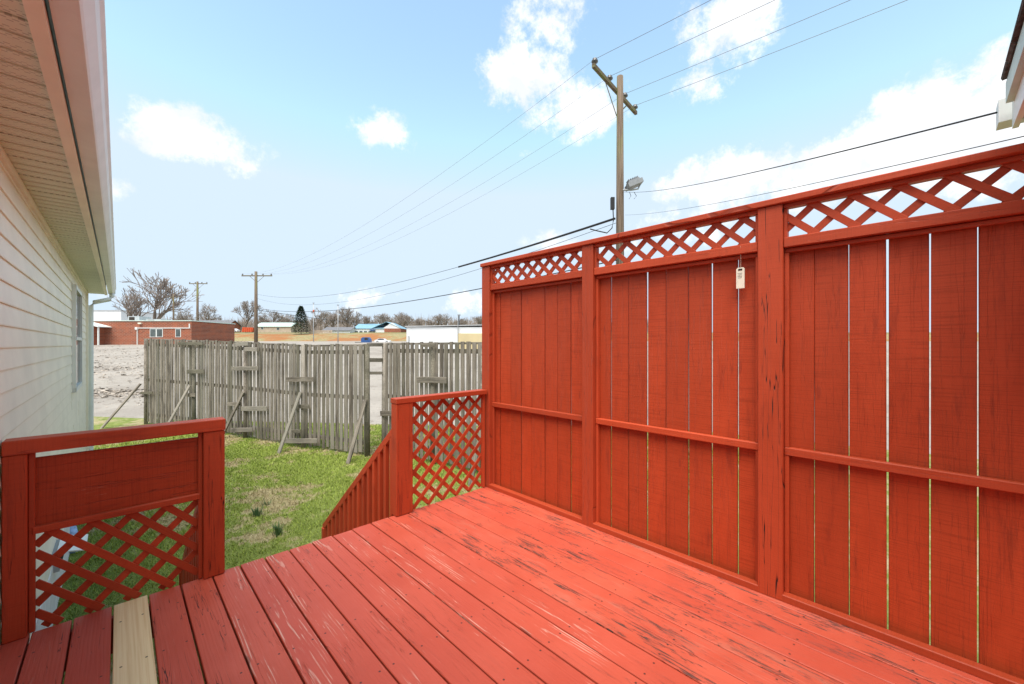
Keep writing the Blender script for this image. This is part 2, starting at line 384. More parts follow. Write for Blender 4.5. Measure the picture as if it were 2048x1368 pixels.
def board(name, p0, p1, w, t, wdir, mat, parent=None, bev=None, **props):
    p0 = Vector(p0); p1 = Vector(p1); d = p1-p0; L = d.length; d.normalize()
    wd = Vector(wdir); wd = (wd-d*wd.dot(d)).normalized(); n = wd.cross(d)
    bev = min(.004, w*.12, t*.2) if bev is None else bev
    key = (round(w, 3), round(L, 3), round(t, 3), round(bev, 4), mat.name)
    if key not in _cache:
        V, F = cham(w, L, t, bev); m = bpy.data.meshes.new(name); m.from_pydata(V, [], F); m.materials.append(mat); m.update(); _cache[key] = m
    o = bpy.data.objects.new(name, _cache[key])
    Mw = Matrix.Translation((p0+p1)/2) @ Matrix((wd, d, n)).transposed().to_4x4()
    for k, v in props.items(): o[k] = v
    return link(o, parent, Mw)

# ---------------------------------------------------------------- ground
GZ = -0.95
DN = FW; DL = RT
def smooth(a, b, x):
    t = min(1, max(0, (x-a)/(b-a))); return t*t*(3-2*t)
def terrain(x, y):
    d = x*DN.x+y*DN.y; l = x*DL.x+y*DL.y
    z = float(np.interp(d, (14, 58, 100, 121, 132, 148, 165, 400, 2500), (GZ, 1.42, 1.8, 2.05, 2.7, 5.2, 6.4, 9.0, 12.0)))
    return z
def terr(p): return terrain(p.x, p.y)
ds = [-40, -20, -8, 0, 6, 11, 14, 17] + list(range(20, 176, 3)) + [190, 220, 320, 500, 900, 2200]
ls = [-2200, -800, -300, -150, -90] + list(range(-60, 121, 6)) + [150, 220, 400, 900, 2200]
g = MB(); 
for d in ds:
    for l in ls:
        p = DN*d + DL*l
        g.v.append((p.x, p.y, terr(p) + (rnd.uniform(-.05, .05) if 22 < d < 66 else rnd.uniform(-.4, .3) if 128 < d < 162 else 0)))
nl = len(ls)
for i in range(len(ds)-1):
    for j in range(nl-1): g.f.append((i*nl+j, i*nl+j+1, (i+1)*nl+j+1, (i+1)*nl+j))
def ground_mat():
    t = NT('gravel_and_pavement', .95, .1); p = t.pos()
    dt = t.n('ShaderNodeVectorMath', operation='DOT_PRODUCT'); t.put(dt.inputs[0], p); dt.inputs[1].default_value = DN; d = dt.outputs['Value']
    n1 = t.noise(p, .22, 6, .6); n2 = t.noise(p, 2.2, 6, .7); n3 = t.noise(p, 14, 4, .7)
    c = t.mix(t.ramp(n1, .35, .65), (.27, .24, .21), (.36, .325, .285))
    c = t.mix(t.math('MULTIPLY', t.ramp(n2, .52, .66), .6), c, (.19, .155, .13))
    c = t.mix(t.math('MULTIPLY', t.ramp(n3, .4, .7), .3), c, (.42, .37, .31))
    wd = t.math('ADD', d, t.math('MULTIPLY', t.math('SUBTRACT', n1, .5), 8.0))
    c = t.mix(t.math('MULTIPLY', t.ramp(wd, 126, 131), t.ramp(wd, 158, 150)), c, t.mix(t.ramp(t.noise(p, .09, 6, .7), .42, .6), t.mix(t.ramp(n2, .35, .65), (.34, .125, .045), (.27, .15, .07)), t.mix(t.ramp(n2, .4, .6), (.33, .26, .145), (.22, .21, .10))))
    c = t.mix(t.ramp(wd, 148, 158), c, (.20, .19, .09))
    t.bump(t.math('ADD', n2, n3), .6, .06); return t.col(c)
go = g.build('ground', ground_mat()); go['kind'] = 'structure'
# lawn: a sheet a little above the ground, out to the fence and a bit past it
def lawn_mat(name, blades):
    t = NT(name, .85, .15); p = t.pos(); n1 = t.noise(p, .9, 5, .62); n2 = t.noise(p, 6.0, 4, .65); n3 = t.noise(p, 60, 3, .7)
    straw = t.ramp(t.math('ADD', t.math('MULTIPLY', n1, .65), t.math('MULTIPLY', n2, .35)), .49, .60)
    gr = t.mix(t.ramp(n2, .3, .7), (.17, .23, .036), (.27, .33, .075)); st = t.mix(t.ramp(n3, .3, .7), (.38, .31, .16), (.58, .49, .28))
    if blades:
        r = t.n('ShaderNodeAttribute', attribute_type='GEOMETRY', attribute_name='tone').outputs['Fac']
        straw = t.ramp(t.math('ADD', t.math('MULTIPLY', straw, .75), t.math('MULTIPLY', r, .5)), .55, .75)
        gr = t.mix(r, (.21, .29, .038), (.40, .47, .11))
    c = t.mix(straw, gr, st)
    if not blades: c = t.mix(.25, c, (.10, .08, .045))
    t.bump(n3, .8, .03); return t.col(c)
EDGE = [onz(170, 833, GZ), onz(300, 838, GZ), onz(420, 842, GZ), onz(600, 846, GZ), onz(760, 850, GZ), onz(960, 852, GZ), onz(1300, 852, GZ)]
lm = MB(); pts = [Vector((-6, 14.5, GZ))]+EDGE+[Vector((14, -6, GZ)), Vector((-6, -6, GZ))]
lm.add([(p.x, p.y, GZ+.012) for p in pts], [tuple(range(len(pts)))[::-1]])
lo = lm.build('lawn', lawn_mat('lawn_soil', False)); lo['kind'] = 'structure'
def inside(x, y):
    c = False; n = len(pts)
    for i in range(n):
        a, b = pts[i], pts[(i+1) % n]
        if (a.y > y) != (b.y > y) and x < (b.x-a.x)*(y-a.y)/(b.y-a.y)+a.x: c = not c
    return c
rs = np.random.RandomState(3)
NB = 330000
bx = rs.uniform(-.38, 9.5, NB); by = rs.uniform(2.6, 14.5, NB)
keep = np.array([inside(x, y) for x, y in zip(bx, by)]) & (rs.rand(NB) < np.clip(7.5/np.hypot(bx, by), .3, 1))
keep &= ~((bx > 2.6) & (by < 2.6)); bx = bx[keep]; by = by[keep]; n = len(bx)
ang = rs.uniform(0, 2*np.pi, n); hh = rs.uniform(.018, .06, n); lean = rs.uniform(.01, .05, n); la = rs.uniform(0, 2*np.pi, n); wd = rs.uniform(.003, .006, n)*np.clip(np.hypot(bx, by)/5, 1, 2)
V = np.zeros((n, 3, 3)); V[:, 0] = np.stack([bx-np.cos(ang)*wd, by-np.sin(ang)*wd, np.full(n, GZ+.008)], 1)
V[:, 1] = np.stack([bx+np.cos(ang)*wd, by+np.sin(ang)*wd, np.full(n, GZ+.008)], 1)
V[:, 2] = np.stack([bx+np.cos(la)*lean, by+np.sin(la)*lean, GZ+hh], 1)
me = bpy.data.meshes.new('grass'); me.vertices.add(n*3); me.vertices.foreach_set('co', V.ravel()); me.loops.add(n*3)
me.loops.foreach_set('vertex_index', np.arange(n*3)); me.polygons.add(n); me.polygons.foreach_set('loop_start', np.arange(n)*3)
at = me.attributes.new('tone', 'FLOAT', 'FACE'); at.data.foreach_set('value', rs.rand(n).astype(np.float32))
me.update(calc_edges=True); me.materials.append(lawn_mat('grass_blades', True))
tag(link(bpy.data.objects.new('grass', me)), 'short green and straw grass of the yard below the deck', 'grass', kind='stuff')
def tuft(px, py, h, n, label):
    p = onz(px, py, GZ); b = MB()
    for k in range(n):
        a = rnd.uniform(0, 6.28); r = rnd.uniform(0, .06); q = p+Vector((math.cos(a)*r, math.sin(a)*r, 0)); l = Vector((math.cos(a), math.sin(a), 0))*rnd.uniform(.01, .09)
        w = Vector((-math.sin(a), math.cos(a), 0))*.004; H = h*rnd.uniform(.6, 1.1); m = q+l*.4+Vector((0, 0, H*.6))
        b.add([q-w, q+w, m+w*.8, m-w*.8, q+l+Vector((0, 0, H))], [(0, 1, 2, 3), (3, 2, 4)])
    tag(b.build('grass_tuft', M['tuft']), label, 'grass tuft', 'dark grass tufts in the lawn')
M['tuft'] = plain('dark_onion_grass', (.08, .15, .055), .7, .2, .2, 30)
tuft(514, 1034, .16, 60, 'dark green onion grass tuft in a straw patch of the lawn'); tuft(556, 1072, .18, 50, 'dark green onion grass tuft beside brightest green lawn near the deck steps')
tuft(534, 1012, .10, 26, 'small dark grass tuft behind the larger tufts')
# rubble and broken asphalt on the cleared lot
rb = MB()
for k in range(1700):
    px = rnd.uniform(150, 330); u = rnd.random()
    py = rnd.gauss(738, 9) if u < .55 else (rnd.gauss(786, 5) if u < .8 else rnd.uniform(706, 815))
    if py < 700: continue
    p = onz(px, py, GZ); 
    for _ in range(6): p = onz(px, py, min(terr(p), 1.1))
    s = rnd.uniform(.025, .11)*(1.0 if u < .8 else .5); z = terr(p)
    vs = [p+Vector((rnd.uniform(-1, 1)*s*1.5, rnd.uniform(-1, 1)*s*1.5, 0)) for _ in range(5)]
    for v in vs: v.z = z+rnd.uniform(-.1, .8)*s
    rb.add(vs, [(0, 1, 2), (0, 2, 3), (0, 3, 4), (1, 4, 2), (0, 4, 1), (2, 4, 3)])
tag(rb.build('rubble', M['rubble']), 'scattered broken concrete and asphalt on the cleared lot', 'rubble', kind='stuff')

# ---------------------------------------------------------------- deck
YE = 3.09; XW = -.405
deck = thing('deck', (1.1, .5, GZ), 'red painted wooden deck with worn flaking boards and one new pine board', 'deck')
jx = [-.42] + [ony(px, 1100, YE).x for px in (62, 146, 225.6, 296.5, 361, 423.5, 479.7, 528.5, 577, 623, 664.5, 704, 742, 777, 812.5, 841, 868.6, 896, 921, 943)]
last = jx[-1]
while last < 2.50: last += .135; jx.append(last)
jx = [x for x in jx if x < 2.6] + [2.672]
for i in range(len(jx)-1):
    a, b = jx[i], jx[i+1]
    if b-a < .03: continue
    mat = M['pine'] if i == 3 else M['deck']
    xm = (a+b)/2; gap = .008 if xm < 1.7 else .006
    board('deck_board', (xm, -2.6, -.019+rnd.uniform(-.0015, .0015)), (xm, YE+rnd.uniform(-.006, .006), -.019+rnd.uniform(-.0015, .0015)), b-a-gap, .038, (1, 0, 0), mat, deck, .003,
          wear_pale=1.0 if .35 < xm < 1.75 else .2, wear_dark=(1.0 if xm > 1.72 else .06), wear_crack=1.0 if xm < .35 else .3)
for x in (-.3, .7, 1.7, 2.5): board('joist', (x, -2.6, -.14), (x, YE-.05, -.14), .19, .04, (0, 0, 1), M['trim'], deck)
board('rim_board', (-.39, YE-.03, -.14), (2.6, YE-.03, -.14), .19, .038, (0, 0, 1), M['trim'], deck)
for x in (-.3, 1.1, 2.5):
    for y in (-2.4, 0.4, 2.95): board('deck_post', (x, y, GZ-.05), (x, y, -.24), .09, .09, (1, 0, 0), M['trim'], deck)
for (px, py, lab) in ((1190, 1049, 'curled dry leaves on deck at foot of second fence post'), (976, 969, 'curled dry leaves on deck in corner of tall fence and lattice railing'), (1080, 1004, 'small dry leaf on deck along fence foot between two posts')):
    q = onz(px, py, 0); b = MB()
    for k in range(3):
        a = rnd.uniform(0, 6); l = Vector((math.cos(a), math.sin(a), .25))*.05; w = Vector((-math.sin(a), math.cos(a), .3))*.014
        o = q+Vector((rnd.uniform(-.01, .01), rnd.uniform(-.01, .01), .004)); b.add([o, o+l*.5+w, o+l+Vector((0, 0, .012)), o+l*.5-w], [(0, 1, 2), (0, 2, 3)])
    tag(b.build('dry_leaf', M['leaf']), lab, 'leaf', 'dry leaves along the fence foot')

# ---------------------------------------------------------------- privacy fence
XF = 2.66
fence = thing('privacy_fence', (XF, 1.2, 0), 'tall red privacy fence of wide boards with lattice strip along its top', 'fence')
def fy(px): return onx(px, 689, XF).y
ZT, ZC, ZL1, ZL0, ZR0, ZM1, ZM0 = 2.234, 2.199, 2.184, 2.013, 1.933, .847, .803
yend = fy(968); yback = -2.4
XB = 2.70      # board face
board('cap_rail', (2.672, yend+.01, (ZT+ZC)/2), (2.672, yback, (ZT+ZC)/2), .115, ZT-ZC, (1, 0, 0), M['trim'], fence, wear_crack=.4)
board('base_rail', (2.655, yend-.02, .018), (2.655, yback, .018), .05, .04, (1, 0, 0), M['trim'], fence)
posts = [(fy(968), fy(983)), (fy(1168), fy(1190)), (fy(1518), fy(1568)), (-.63, -.72), (-2.3, -2.39)]
for i, (a, b) in enumerate(posts):
    board('fence_post', (2.672, (a+b)/2, .002), (2.672, (a+b)/2, ZC-.001), abs(a-b), .085, (0, 1, 0), M['trim'], fence, .004, wear_crack=1.0 if i == 2 else .35)
bays = [(posts[0][1], posts[1][0], [999.5, 1020.5, 1041, 1062, 1088.7, 1114, 1140.5], .133),
        (posts[1][1], posts[2][0], [1221, 1256, 1293, 1331, 1376, 1423, 1475], .155),
        (posts[2][1], posts[3][0], [1628, 1698, 1775, 1860, 1956], .168),
        (posts[3][1], posts[4][0], [], .168)]
wide_gap = {1088.7: .004, 1140.5: .003, 1221: .004, 1256: .002, 1293: .008, 1423: .004, 1475: .005, 1376: .002, 1628: .004, 1698: .0045, 1775: .006, 1860: .005, 1956: .006}
for bi, (y0, y1, js, sp) in enumerate(bays):
    ys = [(y0, .0)] + [(onx(j, 689, XB).y, max(.0065, wide_gap.get(j, .0)) if bi < 2 else wide_gap.get(j, .003)) for j in js]
    last = ys[-1][0]
    while last-.16 > y1+.05: last -= .155; ys.append((last, .008))
    ys.append((y1, 0))
    for k in range(len(ys)-1):
        (a, ga), (b, gb) = ys[k], ys[k+1]; w = (a-ga/2)-(b+gb/2); c = ((a-ga/2)+(b+gb/2))/2
        tilt = rnd.uniform(-.0025, .0025)
        xo_ = XB+.011+(0, .006, .002, .008)[k % 4]+rnd.uniform(0, .003)
        board('fence_board', (xo_, c, -.06), (xo_+rnd.uniform(-.002, .003), c+tilt, ZR0+.04), w, .02, (0, 1, 0), M['fence'], fence, .003, wear_crack=.15)
    # rails and trims of the bay
    board('lattice_rail', (2.672, y0-.001, (ZL0+ZR0)/2+.012), (2.672, y1+.001, (ZL0+ZR0)/2+.012), ZL0-ZR0-.024, .06, (0, 0, 1), M['trim'], fence, wear_crack=.2)
    board('lower_trim', (2.682, y0-.001, ZR0+.010), (2.682, y1+.001, ZR0+.010), .022, .022, (0, 0, 1), M['trim'], fence)
    board('upper_trim', (2.672, y0-.001, ZC-.012), (2.672, y1+.001, ZC-.012), .022, .05, (0, 0, 1), M['trim'], fence)
    board('middle_rail', (2.682, y0-.001, (ZM0+ZM1)/2), (2.682, y1+.001, (ZM0+ZM1)/2), ZM1-ZM0, .036, (0, 0, 1), M['trim'], fence, wear_crack=.2)
    for yy, s in ((y0, -1), (y1, 1)):
        board('side_trim', (2.684, yy+s*.011, .025), (2.684, yy+s*.011, ZM0-.001), .02, .03, (0, 1, 0), M['trim'], fence)
        board('side_trim', (2.684, yy+s*.011, ZM1+.001), (2.684, yy+s*.011, ZR0-.002), .02, .03, (0, 1, 0), M['trim'], fence)
        board('side_trim', (2.672, yy+s*.009, ZL0+.001), (2.672, yy+s*.009, ZL1-.01), .016, .04, (0, 1, 0), M['trim'], fence)
    zc = (ZL0+ZL1)/2; H = ZL1-ZL0+.01
    # lattice: two layers of crossed slats cut at the opening
    for lay, sg in ((0, 1), (1, -1)):
        y = y0+.12
        while y > y1-.12:
            run = H/.9; ya, za, yb, zb = y-sg*run/2, zc-H/2, y+sg*run/2, zc+H/2
            # clip to the bay
            def clip(yq): return (yq-ya)/(yb-ya)
            t0, t1 = 0.0, 1.0
            for lim in (y0-.006, y1+.006):
                for_t = clip(lim)
                if lim > (y0+y1)/2:
                    if sg > 0: t1 = min(t1, for_t)
                    else: t0 = max(t0, for_t)
                else:
                    if sg > 0: t0 = max(t0, for_t)
                    else: t1 = min(t1, for_t)
            if t1-t0 > .12:
                A = Vector((2.668+lay*.009, ya+(yb-ya)*t0, za+(zb-za)*t0)); B = Vector((2.668+lay*.009, ya+(yb-ya)*t1, za+(zb-za)*t1))
                board('lattice_slat', A, B, .036, .008, (0, 1, -1), M['trim'], fence, .001)
            y -= sp

# cream tag hanging on the fence
tz = P(1481, 556, onx(1481, 556, 2.655).dot(FW) if False else 1)
c = onx(1481, 556, 2.662); tagt = thing('hanging_tag', c-Vector((0, 0, .06)), 'small cream plastic tag hanging on a thread against the red fence', 'tag')
b = MB(); h, w, th = .062, .022, .009
prof = [(-w, -h), (w, -h), (w, h*.86), (w*.7, h), (-w*.7, h), (-w, h*.86)]
body = b.prism([Vector((c.x-th/2, c.y+q[0], c.z+q[1])) for q in prof], None, (th, 0, 0)).build('plate', M['tagplastic'], tagt)
MB().box((c.x-th/2-.0008, c.y, c.z+h*.80), (.0015, .022, .010)).build('slot', M['darkgap'], tagt)
for k in range(4): MB().box((c.x-th/2-.0006, c.y+.002, c.z+.028-k*.009), (.001, .024-.004*(k % 2), .0026)).build('print_line', M['print'], tagt)
MB().tube([(c.x, c.y, c.z+h*.8), (c.x-.004, c.y-.003, c.z+h*1.5), (2.641, c.y-.006, ZL0-.01)], .0008, 4).build('thread', M['tagplastic'], tagt)

# ---------------------------------------------------------------- railing panels
def slats(parent, xa, xb, za, zb, y, sp, w=.036, order=(1, -1)):
    for lay, sg in enumerate(order):
        H = zb-za; k0 = -int((H+.3)/sp)-1; k1 = int((xb-xa+H+.3)/sp)+1
        for k in range(k0, k1+1):
            x0 = xa+k*sp+.03          # crosses z = za (sg up-right) or z = zb
            A = Vector((x0, 0, za)) if sg > 0 else Vector((x0, 0, zb)); d = Vector((1, 0, sg))
            t0 = max(0, xa-x0); t1 = min(H, xb-x0)
            if t1-t0 < .03: continue
            a = A+d*t0; e = A+d*t1; a.y = e.y = y+lay*.010
            board('lattice_slat', a, e, w, .008, (1, 0, -sg), M['trim'], parent, .001)
def xa_(px, py=900, y=YE): return ony(px, py, y).x
lp = thing('railing_panel', (0, YE, 0), 'red railing panel with solid board above lattice, beside the sided wall', 'railing')
x0, x1, x2, x3 = XW+.009, xa_(57), xa_(405), xa_(447)
yf = YE-.045
board('railing_post', ((x0+x1)/2, YE, .002), ((x0+x1)/2, YE, .888), x1-x0, .09, (1, 0, 0), M['trim'], lp, wear_crack=.5)
board('railing_post', ((x2+x3)/2, YE, .002), ((x2+x3)/2, YE, .888), x3-x2, .09, (1, 0, 0), M['trim'], lp, wear_crack=1.0)
board('cap_rail', (XW+.009, YE, .925), (x3+.004, YE, .925), .07, .10, (0, 0, 1), M['trim'], lp, wear_crack=.3)
board('panel_board', (x1+.001, YE+.01, .685), (x2-.001, YE+.01, .685), .345, .02, (0, 0, 1), M['fence'], lp, wear_pale=1.0, wear_crack=.4)
board('panel_trim', (x1+.012, YE-.004, .503), (x2-.012, YE-.004, .503), .036, .04, (0, 0, 1), M['trim'], lp)
for x, s in ((x1, 1), (x2, -1)): board('side_trim', (x+s*.012, YE-.006, .004), (x+s*.012, YE-.006, .887), .022, .03, (1, 0, 0), M['trim'], lp)
slats(lp, x1+.02, x2-.02, .0, .50, YE+.012, .148, order=(-1, 1))
sp_ = thing('railing_panel', (1.9, YE, 0), 'red railing panel of open lattice between stair post and tall fence', 'railing')
s0, s1 = xa_(793, y=YE-.045), xa_(826, y=YE-.045); s2 = 2.62
board('railing_post', ((s0+s1)/2, YE, .002), ((s0+s1)/2, YE, .928), s1-s0, .09, (1, 0, 0), M['trim'], sp_, wear_crack=.6)
board('cap_rail', (s0-.004, YE, .951), (2.615, YE, .951), .044, .10, (0, 0, 1), M['trim'], sp_)
board('side_trim', (2.60, YE, .004), (2.60, YE, .928), .03, .04, (1, 0, 0), M['trim'], sp_)
slats(sp_, s1+.002, 2.585, .004, .925, YE+.01, .151)

# ---------------------------------------------------------------- stairs
st = thing('deck_stairs', (1.0, 4.0, GZ), 'red wooden stairs with baluster handrails going down to the lawn', 'stairs')
sx0, sx1 = x3+.01, s0-.005
for k in range(5):
    y = YE+.14+k*.26; z = -.19*(k+1)+.0
    if z < GZ+.01: continue
    board('tread', (sx0+.04, y, z), (sx1-.04, y, z), .27, .038, (0, 1, 0), M['deck'], st, wear_pale=.6, wear_dark=.1, wear_crack=.3)
for x in (sx0+.02, sx1-.02): board('stringer', (x, YE+.03, -.16), (x, 4.35, GZ+.06), .24, .038, (0, 0, 1), M['trim'], st)
for x, vis in ((sx1+.055, 1), (sx0-.055, 0)):
    a = Vector((x, YE+.05, .71)); e = Vector((x, 4.81, -.66))
    board('handrail', a, e, .06, .04, (0, 0, 1), M['trim'], st)
    nb = 15
    for k in range(nb):
        u = (k+.6)/nb; p = a.lerp(e, u); zb = max(GZ+.01, -.22-(p.y-YE)*.62)
        board('baluster', (x, p.y, zb), (x, p.y, p.z-.02), .04, .04, (1, 0, 0), M['trim'], st)
    board('newel_post', (x, 4.79, GZ-.02), (x, 4.79, -.66), .06, .06, (1, 0, 0), M['trim'], st)

# ---------------------------------------------------------------- weathered fences
def gp(px, py): return onz(px, py, GZ)
def on_line(px, py, A, B):     # point on the vertical plane through A and B
    d = ray(px, py); nrm = (B-A).cross(UP); return CAM + d*((A-CAM).dot(nrm)/d.dot(nrm))
wfL = thing('weathered_fence', gp(500, 877), 'long leaning grey picket fence propped by diagonal braces, left of the open gap', 'fence', None)
wfR = thing('weathered_fence', gp(866, 929), 'grey picket fence beyond the lattice railing, right of the open gap', 'fence', None)
PL = [(292, 849, 677), (388, 861, 680), (491, 877, 684), (607, 896, 690), (735, 914, 688)]
PR = [(768, 907, 686), (866, 929, 685), (965, 952, 684), (1090, 985, 684)]
def run(parent, stations, spacing):
    tops = []
    for i, (px, pb, pt) in enumerate(stations):
        b = gp(px, pb); Z = b.dot(FW); t = P(px, pt, Z); tops.append((b, t.z))
        lean = Vector((rnd.uniform(-.02, .02), rnd.uniform(-.02, .02), 0))
        MB().tube([b-Vector((0, 0, .1)), b+Vector((0, 0, .8)), Vector((b.x, b.y, t.z))+lean], [.052, .05, .046], 10).build('fence_post', M['grey'], parent, True)
    for i in range(len(tops)-1):
        (A, za), (B, zb) = tops[i], tops[i+1]; d = B-A; L = d.length; d.normalize(); nr = d.cross(UP); nr = nr if nr.dot(A) > 0 else -nr   # away from the camera
        if i == 2 and parent is wfL: zb -= .0
        for f in (.12, .52, .93):
            board('fence_rail', A+Vector((0, 0, (za-GZ)*f))+nr*.045, B+Vector((0, 0, (zb-GZ)*f))+nr*.045, .085, .036, (0, 0, 1), M['grey'], parent)
        board('top_rail', A+nr*.045+Vector((0, 0, za-GZ-.02)), B+nr*.045+Vector((0, 0, zb-GZ-.02)), .04, .03, (0, 0, 1), M['grey'], parent)
        npk = int(L/spacing)
        for k in range(npk):
            u = (k+.5)/npk; q = A.lerp(B, u); zt = za+(zb-za)*u
            j = rnd.uniform(-.008, .008); w = .098*rnd.uniform(.78, 1.12)
            if parent is wfL and i == 1 and k in (0,): continue
            board('picket', q+nr*.012+d*j+Vector((0, 0, .07+rnd.uniform(-.02, .03))), q+nr*.012+d*(j+rnd.uniform(-.012, .012))+Vector((0, 0, zt-GZ+rnd.uniform(-.04, .025))), w, .018, d, M['grey'], parent, .002)
run(wfL, PL, .127); run(wfR, PR, .127)
def seg_of(st_, px):
    for i in range(len(st_)-1):
        if st_[i][0] <= px <= st_[i+1][0]: return gp(*st_[i][:2]), gp(*st_[i+1][:2])
    i = 0 if px < st_[0][0] else len(st_)-2; return gp(*st_[i][:2]), gp(*st_[i+1][:2])
def patch(parent, stn, xa, xb, ya, yb, off=-.035):
    A, B = seg_of(stn, (xa+xb)/2); nr = (B-A).cross(UP).normalized(); nr = nr if nr.dot(A) > 0 else -nr
    a = on_line(xa, (ya+yb)/2, A, B)+nr*off; e = on_line(xb, (ya+yb)/2-rnd.uniform(-1, 1), A, B)+nr*off
    Z = a.dot(FW); board('patch_board', a, e, abs(yb-ya)/FPX*Z, .022, (0, 0, 1), M['grey'], parent)
for q in ((362, 411, 684, 690), (380, 414, 739, 747), (287, 311, 783, 788), (376, 396, 786, 793), (477, 502, 684, 692), (495, 520, 694, 702), (469, 522, 733, 741),
          (460, 487, 804, 811), (488, 540, 812, 821), (468, 511, 855, 863), (578, 633, 754, 763), (588, 624, 808, 816), (589, 606, 858, 865), (573, 640, 876, 885)): patch(wfL, PL, *q, off=-.07)
for q in ((846, 875, 687, 694), (839, 898, 753, 765), (766, 790, 821, 831)): patch(wfR, PR, *q, off=-.07)
GA, GB = gp(735, 914), gp(768, 907)
for ya, yb in ((686, 693), (716, 724), (743, 749)):
    a = on_line(734, (ya+yb)/2, GA, GB); e = on_line(769, (ya+yb)/2, GA, GB)
    board('gap_rail', a, e, (yb-ya)/FPX*a.dot(FW), .036, (0, 0, 1), M['grey'], wfL)
for (tx, ty, bx_, by_) in ((286, 767, 200, 858), (384, 771, 322, 872), (492, 783, 440, 878), (606, 784, 556, 908), (735, 799, 694.6, 928.6)):
    A, B = seg_of(PL, tx); nr = (B-A).cross(UP).normalized(); nr = nr if nr.dot(A) > 0 else -nr
    board('brace', on_line(tx, ty, A, B)-nr*.06, gp(bx_, by_)-Vector((0, 0, .03)), .085, .036, (B-A), M['grey'], wfL)
A, B = seg_of(PR, 963); nr = (B-A).cross(UP).normalized(); nr = nr if nr.dot(A) > 0 else -nr
board('brace', on_line(966, 860, A, B)-nr*.06, gp(940, 972), .085, .036, (B-A), M['grey'], wfR)

# ---------------------------------------------------------------- own house (left wing wall and eaves, rear wall, entry roof)
XW = -.405; ZS = CAMZ+.914; YC = 10.1
house = thing('sided_house', (XW-3, 4, GZ), 'cream vinyl sided house with white gutter and perforated soffit', 'house')
MB().box(((XW-5)/2-.05+ -.0, (YC-2.6)/2, GZ+.13), (abs(XW-5)-.1 if False else 4.5, YC+2.6-.04, .62)).build('foundation', M['foundation'], house) if False else None
MB().box((XW-2.28, (YC-2.6)/2, (ZS+GZ)/2-.1), (4.5, YC+2.6-.05, ZS-GZ-.2)).build('wall_core', M['foundation'], house)
# lap siding, two courses to a panel, panels overlapping at staggered seams
EXPO = .109; z = GZ+.50; row = 0
while z < ZS-.03:
    seams = [-2.6]+sorted([.4+(row*1.37) % 2.9, 3.7+(row*1.13) % 2.3, 7.0+(row*.83) % 2.0])+[YC]
    for k in range(len(seams)-1):
        b = MB(); a, e = seams[k], seams[k+1]+(.025 if k < len(seams)-2 else 0); lift = .0025*(k % 2)
        for cidx in range(2):
            zz = z+cidx*EXPO
            if zz > ZS-.02: continue
            zt = min(zz+EXPO, ZS-.005); xo = XW+.0+lift
            b.prism([(xo-.012, a, zt), (xo-.016, a, zz+.004), (xo-.016, a, zz), (xo+.004, a, zz), (xo+.005, a, zz+.006), (xo-.004, a, zt)], None, (0, e-a, 0))
        if b.v: b.build('siding_panel', M['vinyl'], house)
    z += 2*EXPO; row += 1
MB().box((XW+.006, YC+.03, (ZS+GZ)/2+.22), (.05, .10, ZS-GZ-.44)).build('corner_trim', M['vinyl'], house)
MB().box((XW+.010, (YC-2.6)/2, ZS-.022), (.02, YC+2.6, .04)).build('frieze_trim', M['vinyl'], house)
MB().box((XW-.005, (YC-2.6)/2, GZ+.24), (.03, YC+2.6-.1, .52)).build('foundation_wall', M['foundation'], house)
# window near the corner
wy0, wy1 = onx(143, 700, XW).y, onx(157, 700, XW).y; wz1 = onx(150, 577, XW).z; wz0 = onx(150, 778, XW).z
win = MB(); 
for (ya, yb, za, zb) in ((wy0, wy1, wz1-.05, wz1), (wy0, wy1, wz0, wz0+.05), (wy0, wy0+.05, wz0, wz1), (wy1-.05, wy1, wz0, wz1), (wy0, wy1, (wz0+wz1)/2-.02, (wz0+wz1)/2+.02)):
    win.box((XW+.018, (ya+yb)/2, (za+zb)/2), (.04, yb-ya, zb-za))
wo = win.build('window', M['white'], house)
MB().box((XW+.009, (wy0+wy1)/2, (wz0+wz1)/2), (.01, wy1-wy0-.06, wz1-wz0-.06)).build('pane', M['glass'], wo)
YR = 10.47
k = 0; y = -2.6
while y < YR-.01:
    e = min(y+.305, YR); b = MB()
    zz = ZS
    for (u0, u1, dz) in ((0, .015, .006), (.015, .095, 0), (.095, .11, .006), (.11, .195, 0), (.195, .21, .006), (.21, .305, 0)):
        if y+u0 >= e: break
        b.box(((XW+.002-.18)/2, y+(u0+min(u1, e-y))/2, zz+dz+.005), (.18-abs(XW)-.0 if False else abs(XW+.18)+.004, min(u1, e-y)-u0, .01))
    b.build('soffit_panel', M['soffit'], house); y = e
MB().box((-.1625, (YR-2.6)/2, ZS+.0), (.037, YR+2.6, .03)).build('soffit_trim', M['vinyl'], house)
MB().box((-.170, (YR-2.6)/2, ZS+.11), (.02, YR+2.6, .19)).build('fascia', M['fascia'], house)
